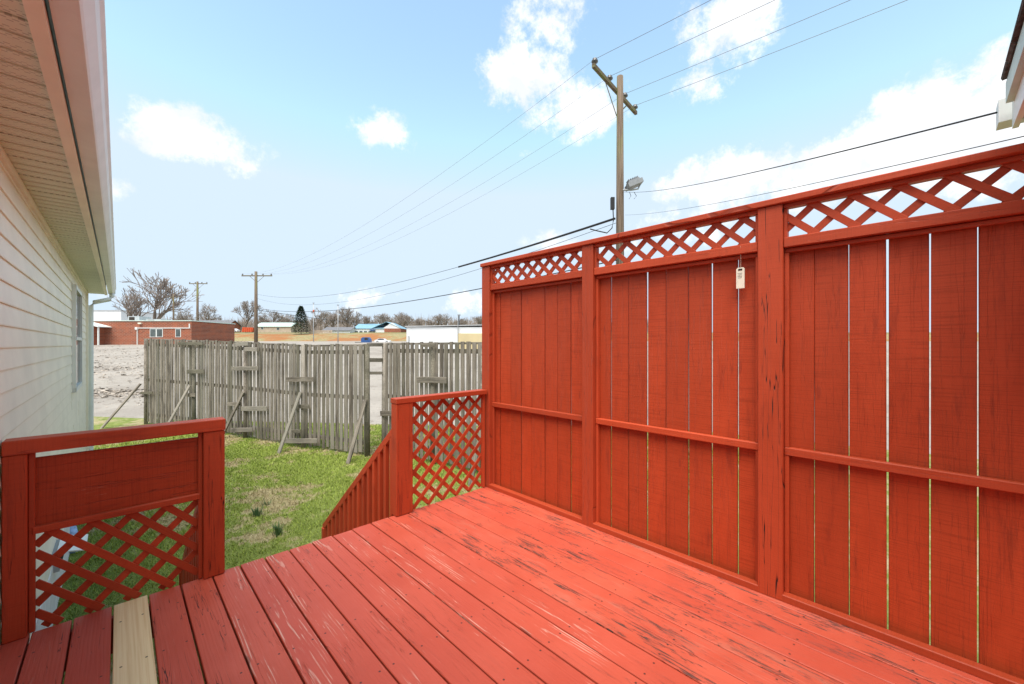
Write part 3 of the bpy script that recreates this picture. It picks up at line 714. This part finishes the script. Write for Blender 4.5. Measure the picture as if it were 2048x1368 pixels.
# K-style gutter swept along the eave
gprof = [(-.135, .012), (-.076, .008), (-.070, .016), (-.048, .055), (-.040, .085), (-.030, .10), (-.030, .128), (-.040, .130), (-.040, .112), (-.052, .09), (-.060, .055), (-.078, .018), (-.131, .020), (-.131, .14), (-.135, .14)]
gm = MB().prism([(q[0], -2.6, ZS+q[1]) for q in gprof], None, (0, YR+2.58, 0)); gu = gm.build('gutter', M['white'], house)
MB().box((-.085, YR-.018, ZS+.07), (.09, .006, .11)).build('gutter_end', M['white'], gu)
y2 = YC+.12
MB().tube([(-.085, YR-.12, ZS+.012), (-.085, YR-.12, ZS-.04), (-.12, YR-.15, ZS-.10), (XW+.10, y2+.02, ZS-.17), (XW+.055, y2, ZS-.24), (XW+.055, y2, ZS-.5), (XW+.055, y2, GZ+.25), (XW+.10, y2, GZ+.08), (XW+.3, y2, GZ+.05)], .037, 8).build('downspout', M['white'], house, True)
MB().prism([(-.06, -2.6, ZS+.155), (-.06, -2.6, ZS+.175), (-4.6, -2.6, ZS+1.85), (-4.6, -2.6, ZS+1.83)], None, (0, YR+2.62, 0)).build('roof', M['shingle'], house)
# crawlspace hatch and litter at the wall foot
hp = onx(108, 1112, XW); MB().box((XW+.02, hp.y, hp.z), (.05, .36, .16)).build('vent_frame', M['steel'], house)
MB().box((XW+.043, hp.y, hp.z-.01), (.012, .30, .10)).build('vent_opening', M['darkgap'], house)
MB().prism([(XW+.03, hp.y-.2, hp.z+.09), (XW+.20, hp.y-.2, hp.z+.05), (XW+.20, hp.y-.2, hp.z+.06), (XW+.03, hp.y-.2, hp.z+.10)], None, (0, .4, 0)).build('vent_hood', M['white'], house)
q = gp(147, 1105); b = MB()
b.tube([q+Vector((0, 0, 0)), q+Vector((.01, 0, .10)), q+Vector((-.01, .01, .20)), q+Vector((0, .02, .30))], [.06, .075, .05, .02], 9)
tag(b.build('plastic_bag', M['bluebag'], None, True), 'crumpled blue and white plastic bag at the foot of the sided wall', 'bag')
# entry roof (end shows at the top right), unseen rest cut to admit light
ze = CAMZ+.95
MB().box((.9, -2.66, (GZ+ze)/2), (3.6, .10, ze-GZ-.01)).build('rear_wall', M['vinyl'], house)
MB().box((2.05, -.68, ze+.005), (1.30, .84, .012)).build('soffit_panel', M['soffit'], house)
MB().box((2.04, -.258, ze+.045), (1.42, .018, .14)).build('fascia', M['white'], house)
MB().box((2.00, -.238, ze+.115), (1.40, .022, .085)).build('frieze_trim', M['fascia'], house)
MB().box((2.725, -.69, ze+.05), (.05, .84, .12)).build('eave_return', M['white'], house)
for x in (1.45, 2.6): MB().box((x, -1.0, ze/2), (.1, .1, ze-.004)).build('porch_post', M['white'], house)
for k in range(9):
    xa = 2.68-k*.15; MB().prism([(xa, -.212-rnd.uniform(0, .012), ze+.165), (xa, -.212, ze+.177), (xa, -1.12, ze+.36), (xa, -1.12, ze+.34)], None, (-.147, 0, 0)).build('shingle', M['shingle'], house)
bxp = P(2006, 225, 1.80)
MB().box(bxp+Vector((.02, -.01, 0)), (.10, .05, .10)).build('cable_bracket', M['white'], house)

# ---------------------------------------------------------------- utility poles and wires
def catenary(a, b, sag, n=24): return [a.lerp(b, i/n)-Vector((0, 0, sag*4*(i/n)*(1-i/n))) for i in range(n+1)]
armdir = (RT*1.92+FW*2.35).normalized()
def utility_pole(base, top_z, label, group, arm=3.0, r=.10, arm_drop=.42, adir=armdir, detail=True):
    t = thing('utility_pole', base, label, 'utility pole', group)
    MB().tube([base-Vector((0, 0, .3)), base.lerp(Vector((base.x, base.y, top_z)), .5), Vector((base.x, base.y, top_z))], [r*1.45, r*1.22, r*.95], 14).build('pole', M['pole'], t, True)
    off = adir.cross(UP)*(-r*1.1); zc = top_z-arm_drop; A = Vector((base.x, base.y, zc))+off-adir*arm/2; B = Vector((base.x, base.y, zc))+off+adir*arm/2
    board('crossarm', A, B, .115, .09, (0, 0, 1), M['pole'], t)
    ins = []
    for u in (.03, .34, .70, .97):
        p = A.lerp(B, u)+Vector((0, 0, .06)); ins.append(p+Vector((0, 0, .16)))
        o = MB().tube([p, p+Vector((0, 0, .05)), p+Vector((0, 0, .07)), p+Vector((0, 0, .11)), p+Vector((0, 0, .125)), p+Vector((0, 0, .17)), p+Vector((0, 0, .19))], [.03, .03, .09, .095, .06, .065, .03], 10).build('insulator', M['ceramic'], t, True)
    if detail:
        for s in (-1, 1): board('arm_brace', Vector((base.x, base.y, zc-.75))+off*1.05, Vector((base.x, base.y, zc))+off*1.05+adir*s*.85, .04, .012, adir, M['pole'], t)
    return t, ins
zp = 12.5; pb = P(1240, 689, zp); pb.z = GZ; top = P(1237, 153, zp).z
pole1, ins1 = utility_pole(pb, top, 'tall near utility pole with crossarm and floodlight above the red fence', 'utility poles', 3.05)
p2b = P(512, 689, 45); p2b.z = terr(p2b); t2 = P(512, 543, 45).z
dir12 = (Vector((pb.x, pb.y, 0))-Vector((p2b.x, p2b.y, 0))).normalized(); arm2 = Vector((dir12.y, -dir12.x, 0)); arm2 = arm2 if arm2.dot(armdir) > 0 else -arm2
pole2, ins2 = utility_pole(p2b, t2, 'distant utility pole with wide crossarm and equipment behind the grey fence', 'utility poles', 3.4, .14, .45, RT)
p3b = P(395, 689, 60); p3b.z = terr(p3b)
pole3, ins3 = utility_pole(p3b, P(395, 563, 60).z, 'distant utility pole with crossarm near the red brick house', 'utility poles', 2.7, .13, .3, RT)
p4b = P(347, 689, 82); p4b.z = terr(p4b)
utility_pole(p4b, P(347, 588, 82).z, 'far utility pole with crossarm beside the big bare tree', 'utility poles', 2.2, .13, .6, RT)
far = Vector((pb.x, pb.y, 0))+dir12*46; far.z = GZ
pole5, ins5 = utility_pole(far, top, 'utility pole further along the overhead line', 'utility poles', 3.05, .10, .42, armdir)
ORD = ('crossarm end away from floodlight', 'insulator between raised end and pole', 'insulator just past the pole', 'crossarm end above floodlight')
for i, (a, b) in enumerate(zip(ins1, ins2)):
    tag(MB().tube(catenary(a, b, 1.6), .004, 5).build('power_line', M['wire']), 'thin power line to distant pole from near '+ORD[i], 'power line', 'overhead power lines')
for i, (a, b) in enumerate(zip(ins1, ins5)):
    tag(MB().tube(catenary(a, b, .9), .006, 5).build('power_line', M['wire']), 'thin power line out over the deck from near '+ORD[i], 'power line', 'overhead power lines')
# fittings of the near pole
def pp(px, py, dz=0): return P(px, py, zp-.15+dz)
lt = MB(); a = pp(1246, 380); e = pp(1262, 380); lt.tube([a, e, pp(1276, 378), pp(1282, 366)], [.03, .03, .025, .02], 8); lt.build('lamp_arm', M['steel'], pole1, True)
hd = pp(1268, 369); rot = Matrix.Rotation(R_(18), 3, 'Y')
ax = RT.copy(); h3 = Matrix((RT, FW, UP)).transposed() @ Matrix.Rotation(R_(-22), 3, 'Y')
fl = MB().box(hd, (.46, .40, .13), h3); fl.box(hd+h3 @ Vector((0, 0, .09)), (.34, .30, .07), h3)
for k in range(5): fl.box(hd+h3 @ Vector((-.14+.07*k, 0, .15)), (.015, .26, .06), h3)
fl.build('floodlight', M['lamp'], pole1)
MB().tube([pp(1259, 384), pp(1262, 392), pp(1258, 398)], .008, 5).build('lamp_lead', M['black'], pole1); MB().tube([pp(1268, 384), pp(1273, 392), pp(1268, 398)], .008, 5).build('lamp_lead', M['black'], pole1)
bb = pp(1225, 407); MB().box(bb, (.11, .11, .36), Matrix((RT, FW, UP)).transposed()).build('junction_box', M['black'], pole1)
MB().tube([pp(1226, 419), pp(1227, 440), pp(1224, 456), pp(1214, 466), pp(1196, 462), pp(1180, 458)], .018, 6).build('drip_loop', M['black'], pole1)
def cable(pts, r, label, n=14):
    return tag(MB().tube(pts, r, 6).build('cable', M['black']), label, 'cable', 'overhead cables')
a = pp(1230, 437); b = P(512, 588, 45); pts_ = catenary(a, b, 1.2, 40)
cable(pts_[:8], .035, 'thick black twisted cable sagging from the near pole towards far pole')
cable(pts_[7:], .009, 'thin black cable continuing to the distant pole over grey fence')
cable(catenary(pp(1232, 446), P(512, 596, 45), 1.5, 30), .007, 'thin second cable below the thick twisted one to distant pole')
cable(catenary(pp(1234, 520), P(512, 616, 45), .9, 30), .018, 'black cable low between near pole and distant pole passing behind the red fence')
cable(catenary(P(514, 620, 45), P(800, 652, 160), .5, 20), .03, 'low dark cable from distant pole to the blue roofed building')
cable(catenary(pp(1247, 384), bxp+Vector((-.02, .02, 0)), 0.12, 30), .0045, 'dark service cable from near pole to the house eave bracket')
cable(catenary(pp(1250, 430), onx(2120, 256, 3.3), .1, 30), .0028, 'thin wire from near pole passing above the red fence towards house')

# ---------------------------------------------------------------- far buildings
FR = Matrix((RT, FW, UP)).transposed()
def L2W(o, u, v, w): return o+RT*u+FW*v+UP*w
def bbox(mb, o, u0, u1, v0, v1, w0, w1):
    return mb.box(L2W(o, (u0+u1)/2, (v0+v1)/2, (w0+w1)/2), (abs(u1-u0), abs(v1-v0), abs(w1-w0)), FR)
def fwin(parent, o, u0, u1, w0, w1, v=-.04, frame='white'):
    f = bbox(MB(), o, u0, u1, v, v+.08, w0, w1).build('window', M[frame], parent)
    m = .08; n = 2 if u1-u0 > 1.6 else 1
    for k in range(n):
        a = u0+(u1-u0)*k/n; e = u0+(u1-u0)*(k+1)/n
        bbox(MB(), o, a+m, e-m, v-.02, v-.003, w0+m, w1-m).build('pane', M['farglass'], f)
M['farglass'] = plain('far_window_glass', (.10, .12, .12), .35, .15, .3, 1)
def gable(mb, o, u0, u1, v0, v1, w0, w1, ov=.4, along='u', th=.15):
    if along == 'u':
        vm = (v0+v1)/2
        for s, va in ((-1, v0-ov), (1, v1+ov)):
            mb.prism([L2W(o, u0-ov, va, w0-.1), L2W(o, u0-ov, vm, w1), L2W(o, u0-ov, vm, w1+th), L2W(o, u0-ov, va, w0-.1+th)], None, RT*(u1-u0+2*ov))
    else:
        um = (u0+u1)/2
        for ua in (u0-ov, u1+ov):
            mb.prism([L2W(o, ua, v0-ov, w0-.1), L2W(o, um, v0-ov, w1), L2W(o, um, v0-ov, w1+th), L2W(o, ua, v0-ov, w0-.1+th)], None, FW*(v1-v0+2*ov))
    return mb
def tri(mb, o, u0, u1, v, w0, w1, th=.2):
    return mb.prism([L2W(o, u0, v, w0), L2W(o, u1, v, w0), L2W(o, (u0+u1)/2, v, w1)], None, FW*th)
# brick building with porch
Zb = 58; m1 = Zb/FPX
o = P(178, 689, Zb); o.z = CAMZ+.05
bb_ = thing('brick_building', L2W(o, 7, 3, 0), 'low red brick building with flat roof and small gabled porch', 'building')
W = (383-178)*m1; HB = 46*m1
bbox(MB(), o, -8, W, 0, 9, -.6, HB).build('wall', M['brick'], bb_)
bbox(MB(), o, -8.1, W+.1, -.1, 9.1, HB+.003, HB+.12).build('roof_edge', M['fascia'], bb_)
bbox(MB(), o, -8, 32*m1+.0, -1.6, -.003, -.6, 33*m1).build('porch_wall', M['brick'], bb_)
tri(MB(), o, -34*m1, 46*m1-.2, -1.62, 33*m1+.01, 43*m1).build('porch_gable', M['brick'], bb_)
gable(MB(), o, -34*m1, 46*m1-.3, -1.7, -.05, 33*m1+.1, 44*m1, .25, 'v', .12).build('porch_roof', M['white'], bb_)
bbox(MB(), o, 41*m1, 43*m1, -1.7, -1.55, -.6, 33*m1).build('porch_column', M['white'], bb_)
bbox(MB(), o, 98*m1, W-.15, -.10, -.003, 31.5*m1, 33*m1).build('conduit', M['white'], bb_)
bbox(MB(), o, W-.3, W-.18, -.12, -.003, 33*m1, 41*m1).build('conduit', M['white'], bb_)
bbox(MB(), o, 94*m1, 99*m1, -.2, -.003, 29*m1, 34*m1).build('meter_box', M['white'], bb_)
bbox(MB(), o, 97*m1, 98*m1, -.12, -.003, -.3, 29*m1).build('conduit', M['white'], bb_)
bbox(MB(), o, 101*m1, 107*m1, -.3, -.003, 40*m1, 43*m1).build('wall_lamp', M['tagplastic'], bb_)
fwin(bb_, o, 122*m1, 148*m1, 14*m1, 31*m1); fwin(bb_, o, 173*m1, 184*m1, 14*m1, 31*m1)
for (u, w, s) in ((50, 24, 11), (92, 30, 5)):
    h = thing('air_conditioner', L2W(o, u*m1, 4, HB+.13), 'grey boxy rooftop air conditioner on the brick building' if s > 6 else 'small low grey rooftop unit on the brick building', 'air conditioner')
    bbox(MB(), o, (u-w/2)*m1, (u+w/2)*m1, 3, 5, HB+.13, HB+.13+s*m1).build('cabinet', M['steel'], h)
    bbox(MB(), o, (u-w/2+3)*m1, (u+2)*m1, 2.94, 2.997, HB+.3, HB+s*m1).build('grille', M['darkgap'], h)
# white building behind
wb = thing('white_building', P(190, 689, 95), 'tall plain white building rising behind the brick building', 'building'); o2 = P(150, 689, 95); o2.z = 2
bbox(MB(), o2, 0, 10.8, 0, 12, 0, 7.3).build('wall', M['wall_white'], wb); bbox(MB(), o2, -.1, 10.9, -.1, 12.1, 7.303, 7.5).build('roof_edge', M['steel'], wb)
def cottage(px0, px1, pyb, pyw, pyr, Z, wall, roof, label, wins, along='u', door=None, name='brick_house', dep=8):
    o = P(px0, pyb, Z); m = Z/FPX; t = thing(name, o, label, 'house'); W = (px1-px0)*m; hw = (pyb-pyw)*m; hr = (pyb-pyr)*m
    bbox(MB(), o, 0, W, 0, dep, -2.5, hw).build('wall', M[wall], t)
    gable(MB(), o, 0, W, 0, dep, hw, hr, .4, along).build('roof', M[roof], t)
    if along == 'v': tri(MB(), o, 0, W, 0, hw, hr-.1).build('gable_wall', M[wall], t); tri(MB(), o, 0, W, dep-.2, hw, hr-.1).build('gable_wall', M[wall], t)
    else:
        for u in (0, W-.2):
            MB().prism([L2W(o, u, 0, hw), L2W(o, u, dep, hw), L2W(o, u, dep/2, hr-.1)], None, RT*.2).build('gable_wall', M[wall], t)
    for (a, b, ya, yb) in wins: fwin(t, o, (a-px0)*m, (b-px0)*m, (pyb-yb)*m, (pyb-ya)*m)
    if door: bbox(MB(), o, (door[0]-px0)*m, (door[1]-px0)*m, -.06, -.003, -.1, (pyb-door[2])*m).build('door', M['white'], t)
    return t
cottage(386, 455, 664, 651, 640, 165, 'brick', 'roofgrey', 'red brick house with long grey shingle roof past the dirt bank', [(404, 410, 652, 657), (427, 432, 652, 658)], door=(445, 450, 653))
cottage(512, 582, 664, 653, 645, 168, 'tan', 'fascia', 'tan house with low brown roof left of the evergreen tree', [(522, 527, 654, 659), (553, 559, 655, 660)])
cottage(646, 700, 668, 661, 654, 160, 'wall_white', 'roofgrey', 'small white house with grey roof beside the blue roofed building', [(658, 663, 662, 666)], name='white_house')
# blue-roof building
ob = P(708, 672, 165); mb_ = 165/FPX
bl = thing('blue_roof_building', ob, 'white garage building with pale blue metal roof and brick end wall', 'building')
bbox(MB(), ob, 0, 61*mb_, 0, 12, -2.5, 15*mb_).build('wall', M['wall_white'], bl)
bbox(MB(), ob, 61*mb_+.003, 94*mb_, -.3, 12, -2.5, 15*mb_).build('brick_wall', M['brick'], bl)
tri(MB(), ob, 58*mb_, 94*mb_, -.28, 15*mb_+.01, 27*mb_).build('gable_wall', M['wall_white'], bl)
gable(MB(), ob, 0, 60*mb_, 0, 12, 15*mb_, 25*mb_, .3, 'u').build('roof', M['roofblue'], bl)
gable(MB(), ob, 36*mb_, 94*mb_, -.2, 12, 15*mb_, 28*mb_, .2, 'v').build('roof', M['roofblue'], bl)
for a in (2, 11, 20, 29): bbox(MB(), ob, a*mb_, (a+6)*mb_, -.06, -.003, -.2, 10*mb_).build('garage_door', M['farglass'], bl)
bbox(MB(), ob, 37*mb_, 42*mb_, -.06, -.003, -.2, 9*mb_).build('door', M['glass'], bl)
bbox(MB(), ob, 33*mb_, 43*mb_, -1.2, -.07, 10.5*mb_, 12.5*mb_).build('awning', M['blue'], bl)
# long white building by the red fence
ow = P(813, 689, 44); mw = 44/FPX; ow.z = CAMZ-1.6
wl_ = thing('long_white_building', ow, 'long low white metal building with yellow panel section behind the grey fence', 'building')
bbox(MB(), ow, 0, 22, 0, 14, -.8, 1.6+35*mw).build('wall', M['wall_white'], wl_)
MB().prism([L2W(ow, -.15, -.15, 1.6+35*mw+.005), L2W(ow, 22.1, -.15, 1.6+43*mw), L2W(ow, 22.1, -.15, 1.6+44.5*mw), L2W(ow, -.15, -.15, 1.6+37*mw)], None, FW*14.3).build('roof', M['steel'], wl_)
bbox(MB(), ow, 104*mw, 22.02, -.25, -.003, -.8, 1.6+22*mw).build('yellow_panel', M['wall_yellow'], wl_)
bbox(MB(), ow, 103*mw, 104*mw-.02, -.3, -.003, -.8, 1.6+58*mw).build('vent_pipe', M['steel'], wl_)
bbox(MB(), ow, 3*mw, 6*mw, -.1, -.003, 0, 1.6+17*mw).build('door', M['steel'], wl_)
# ---------------------------------------------------------------- vehicles and containers
def car(px, py, Z, L, mat, label, flip=1):
    o = P(px, py, Z); t = thing('parked_car', o, label, 'car'); u = lambda a, h, v: L2W(o, a*L*flip, v, h)
    prof = [(-.5, .25), (.5, .25), (.5, .62), (.46, .78), (.22, .88), (.10, 1.32), (-.22, 1.38), (-.40, .95), (-.5, .88)]
    MB().prism([u(a, h, 0) for a, h in prof], None, FW*1.7).build('body', M[mat], t)
    MB().prism([u(a, h, -.012) for a, h in ((.17, .92), (.08, 1.26), (-.20, 1.31), (-.34, .95))], None, FW*.01).build('side_window', M['glass'], t)
    for a in (-.31, .31):
        c = u(a, .32, -.03); w = MB().tube([c, c+FW*.22], .32, 14).build('wheel', M['tyre'], t, False); MB().tube([c-FW*.015, c+FW*.02], .19, 10).build('rim', M['steel'], w)
    MB().box(u(.495, .66, .25), (.06, .3, .14), FR).build('headlight', M['tagplastic'], t)
car(764, 686, 121, 4.5, 'carwhite', 'white sedan parked on the lot beside the blue container')
car(463, 664, 160, 4.4, 'carwhite', 'white car parked at the brick house past the dirt bank', -1)
ot = P(731, 688, 115); tt = thing('blue_dumpster', ot, 'blue steel dumpster with sloped front on the lot behind the grey fence', 'dumpster'); s_ = 115/FPX
MB().prism([L2W(ot, u_*s_, 0, w_*s_) for u_, w_ in ((-9, 0), (9, 0), (9, 9), (6, 13.5), (-6, 13.5), (-9, 11))], None, FW*1.5).build('body', M['blue'], tt)
MB().prism([L2W(ot, u_*s_, -.02, w_*s_) for u_, w_ in ((-2, 8), (5, 8), (4, 12.5), (-2, 12.5))], None, FW*.015).build('opening', M['darkgap'], tt)
bbox(MB(), ot, -22*s_, -9.2*s_, .2, 1.3, 1*s_, 4*s_).build('tow_frame', M['black'], tt)
oo = P(484, 664, 158); tt = thing('orange_container', oo, 'orange roll-off container parked beside the brick house', 'container'); s_ = 158/FPX
MB().prism([L2W(oo, u_*s_, 0, w_*s_) for u_, w_ in ((-1, 0), (20, 0), (22, 9), (1, 9.5))], None, FW*2.2).build('body', M['orange'], tt)
for k in range(5): bbox(MB(), oo, (2+k*4)*s_, (2.7+k*4)*s_, -.12, -.003, .5*s_, 8.5*s_).build('rib', M['orange'], tt)
# far picket fence
ff = thing('picket_fence', P(640, 668, 154), 'far tan picket fence right of the evergreen tree', 'fence'); of = P(618, 668, 154); s_ = 154/FPX
for k in range(24): bbox(MB(), of, k*1.95*s_, (k*1.95+1.2)*s_, 0, .03, -.3, 7.5*s_).build('picket', M['tan'], ff)
for w_ in (2, 6): bbox(MB(), of, 0, 47*s_, .04, .1, w_*s_, (w_+.8)*s_).build('rail', M['tan'], ff)
# thin far poles
for px, pt, Z, lab in ((676, 610, 110, 'plain grey pole standing left of the blue roofed building'), (627, 606, 125, 'far thin pole with sign plate right of evergreen'), (918, 630, 70, 'thin dark pole above the long white building')):
    b_ = P(px, 689, Z); b_.z = terr(b_); t_ = thing('light_pole', b_, lab, 'pole'); tp = P(px, pt, Z)
    MB().tube([b_, tp], [.14, .10], 8).build('pole', M['steel' if px != 918 else 'black'], t_, True); MB().box(tp, (.5, .3, .18), FR).build('lamp_head', M['lamp'], t_)
    if px == 627: MB().box(P(px, 622, Z-.2), (.5, .1, .6), FR).build('sign_plate', M['orange'], t_)

# ---------------------------------------------------------------- trees
def bare_tree(seed, H, spread, levels=5):
    r = random.Random(seed); tr = MB(); tw = MB()
    def grow(p, d, L, rad, lev):
        n = 3; pts = [p]; rads = [rad]; dd = d.copy()
        for i in range(n):
            dd = (dd+Vector((r.gauss(0, .10), r.gauss(0, .10), r.gauss(.05, .06)))).normalized(); pts.append(pts[-1]+dd*L/n); rads.append(max(.02, rad*(1-.26*(i+1)/n)))
        (tr if lev < 3 else tw).tube(pts, rads, 7 if lev < 2 else (4 if lev < 4 else 3), False)
        if lev >= levels: return
        k = r.choice((3, 3, 4)) if lev else 5
        for j in range(k):
            i = n if j == 0 else r.choice((2, 3, 3)); a = r.uniform(0, 6.28); s = dd.cross(Vector((math.cos(a), math.sin(a), .2))).normalized()
            nd = (dd+s*r.uniform(.3, .95)*spread+Vector((0, 0, .10))).normalized()
            grow(pts[i], nd, L*r.uniform(.62, .85), max(.02, rads[i]*r.uniform(.6, .8)), lev+1)
    grow(Vector((0, 0, 0)), Vector((0, 0, 1)), H*.20, H*.022, 0)
    zmax = max(v[2] for v in tw.v); k = H/zmax
    for m_ in (tr, tw): m_.v = [(v[0]*k, v[1]*k, v[2]*k) for v in m_.v]
    return tr.mesh('trunk', M['bark'], True), tw.mesh('crown', M['twig'])
protos = [bare_tree(5, 10, 1.0), bare_tree(12, 10, .8), bare_tree(23, 10, 1.15), bare_tree(31, 10, .95)]
def place_tree(i, px, pt, Z, wide, label, zb=None):
    b_ = P(px, 689, Z); b_.z = terr(b_)-.1; h = P(px, pt, Z).z-b_.z
    t = thing('bare_tree', b_, label, 'tree', 'bare winter trees'); t.scale = (h/10*wide, h/10*wide, h/10); t.rotation_euler.z = rnd.uniform(0, 6)
    for nm, me_ in zip(('trunk', 'crown'), protos[i]):
        c_ = bpy.data.objects.new(nm, me_); col.objects.link(c_); c_.parent = t
place_tree(0, 306, 540, 85, 1.0, 'largest bare tree with wide spreading limbs behind the brick building')
place_tree(1, 250, 572, 80, 1.1, 'smaller bare tree with reddish twigs behind the brick building beside the gutter')
for i, px, pt, Z, w, lab in ((2, 418, 606, 182, 1.0, 'bare tree above the grey roofed brick house'), (3, 490, 598, 180, 1.0, 'bare tree behind orange container near distant pole'), (0, 545, 618, 184, 1.1, 'bare tree behind the tan house'),
        (1, 640, 614, 182, 1.1, 'bare tree right of the evergreen behind picket fence'), (2, 580, 626, 192, 1.0, 'low bare tree just left of the evergreen'), (3, 700, 612, 184, 1.2, 'broad bare tree left of the blue roofed building'),
        (0, 770, 624, 190, 1.3, 'broad bare tree behind the blue roof'), (2, 810, 626, 192, 1.2, 'bare tree right of the blue roof gable'), (1, 845, 634, 202, 1.2, 'low bare tree left end of the long white building'),
        (3, 880, 628, 184, 1.1, 'bare tree behind the long white building'), (0, 925, 634, 190, 1.1, 'bare tree behind the long white building beside thin pole'), (1, 958, 630, 177, 1.0, 'bare tree beside the red fence end over white building'),
        (2, 365, 618, 192, 1.0, 'low bare tree right of the largest tree'), (3, 738, 630, 197, 1.1, 'low bare tree over the white garage building'), (1, 520, 624, 197, 1.0, 'low bare tree right of the distant pole'), (0, 665, 622, 194, 1.0, 'bare tree behind small white house')):
    place_tree(i, px, pt, Z, w, lab)
for k in range(26):
    px = 372+k*23.4+rnd.uniform(-7, 7)
    place_tree(k % 4, px, rnd.uniform(622, 642), rnd.uniform(186, 225), rnd.uniform(1.1, 1.5), 'low bare tree in the row along the horizon behind the far houses')
# far woods as one mass on the horizon
wm = MB()
for k in range(1600):
    px = rnd.uniform(-200, 1300); Z = rnd.uniform(230, 300); b_ = P(px, 689, Z); z0 = terr(b_); h = rnd.uniform(7, 13)
    for j in range(5):
        q = Vector((b_.x+rnd.uniform(-2, 2), b_.y+rnd.uniform(-2, 2), z0)); e = q+Vector((rnd.uniform(-1.6, 1.6), rnd.uniform(-1.6, 1.6), h*rnd.uniform(.7, 1.1))); w_ = RT*.2
        wm.add([q-w_, q+w_, e], [(0, 1, 2)]); e2 = q.lerp(e, .6); e3 = e2+Vector((rnd.uniform(-1.5, 1.5), rnd.uniform(-1.5, 1.5), h*.3)); wm.add([e2-w_*.7, e2+w_*.7, e3], [(0, 1, 2)])
tag(wm.build('far_woods', M['twig']), 'low band of bare winter woods along the far horizon', 'woods', kind='stuff')
# evergreen
eb = P(602, 667, 150); et = thing('evergreen_tree', eb, 'dense dark green conical evergreen tree beyond the dirt bank', 'tree'); hE = 55*150/FPX
MB().tube([eb-Vector((0, 0, 1)), eb+Vector((0, 0, hE*.9))], [.16, .03], 7).build('trunk', M['bark'], et)
em = MB()
for k in range(3800):
    u = rnd.random()**.8; R0 = 3.1*(1-u)**.75*(1.0 if u > .06 else .8)+.1; a = rnd.uniform(0, 6.28); rr = R0*rnd.uniform(.55, 1.12)
    c_ = eb+Vector((math.cos(a)*rr, math.sin(a)*rr, .2+u*(hE-.3))); d_ = Vector((math.cos(a), math.sin(a), rnd.uniform(-.3, .6)))*rnd.uniform(.3, .65); s = Vector((-math.sin(a), math.cos(a), rnd.uniform(-.4, .4)))*.17
    em.add([c_-s, c_+s, c_+d_], [(0, 1, 2)])
em.build('crown', M['evergreen'], et)
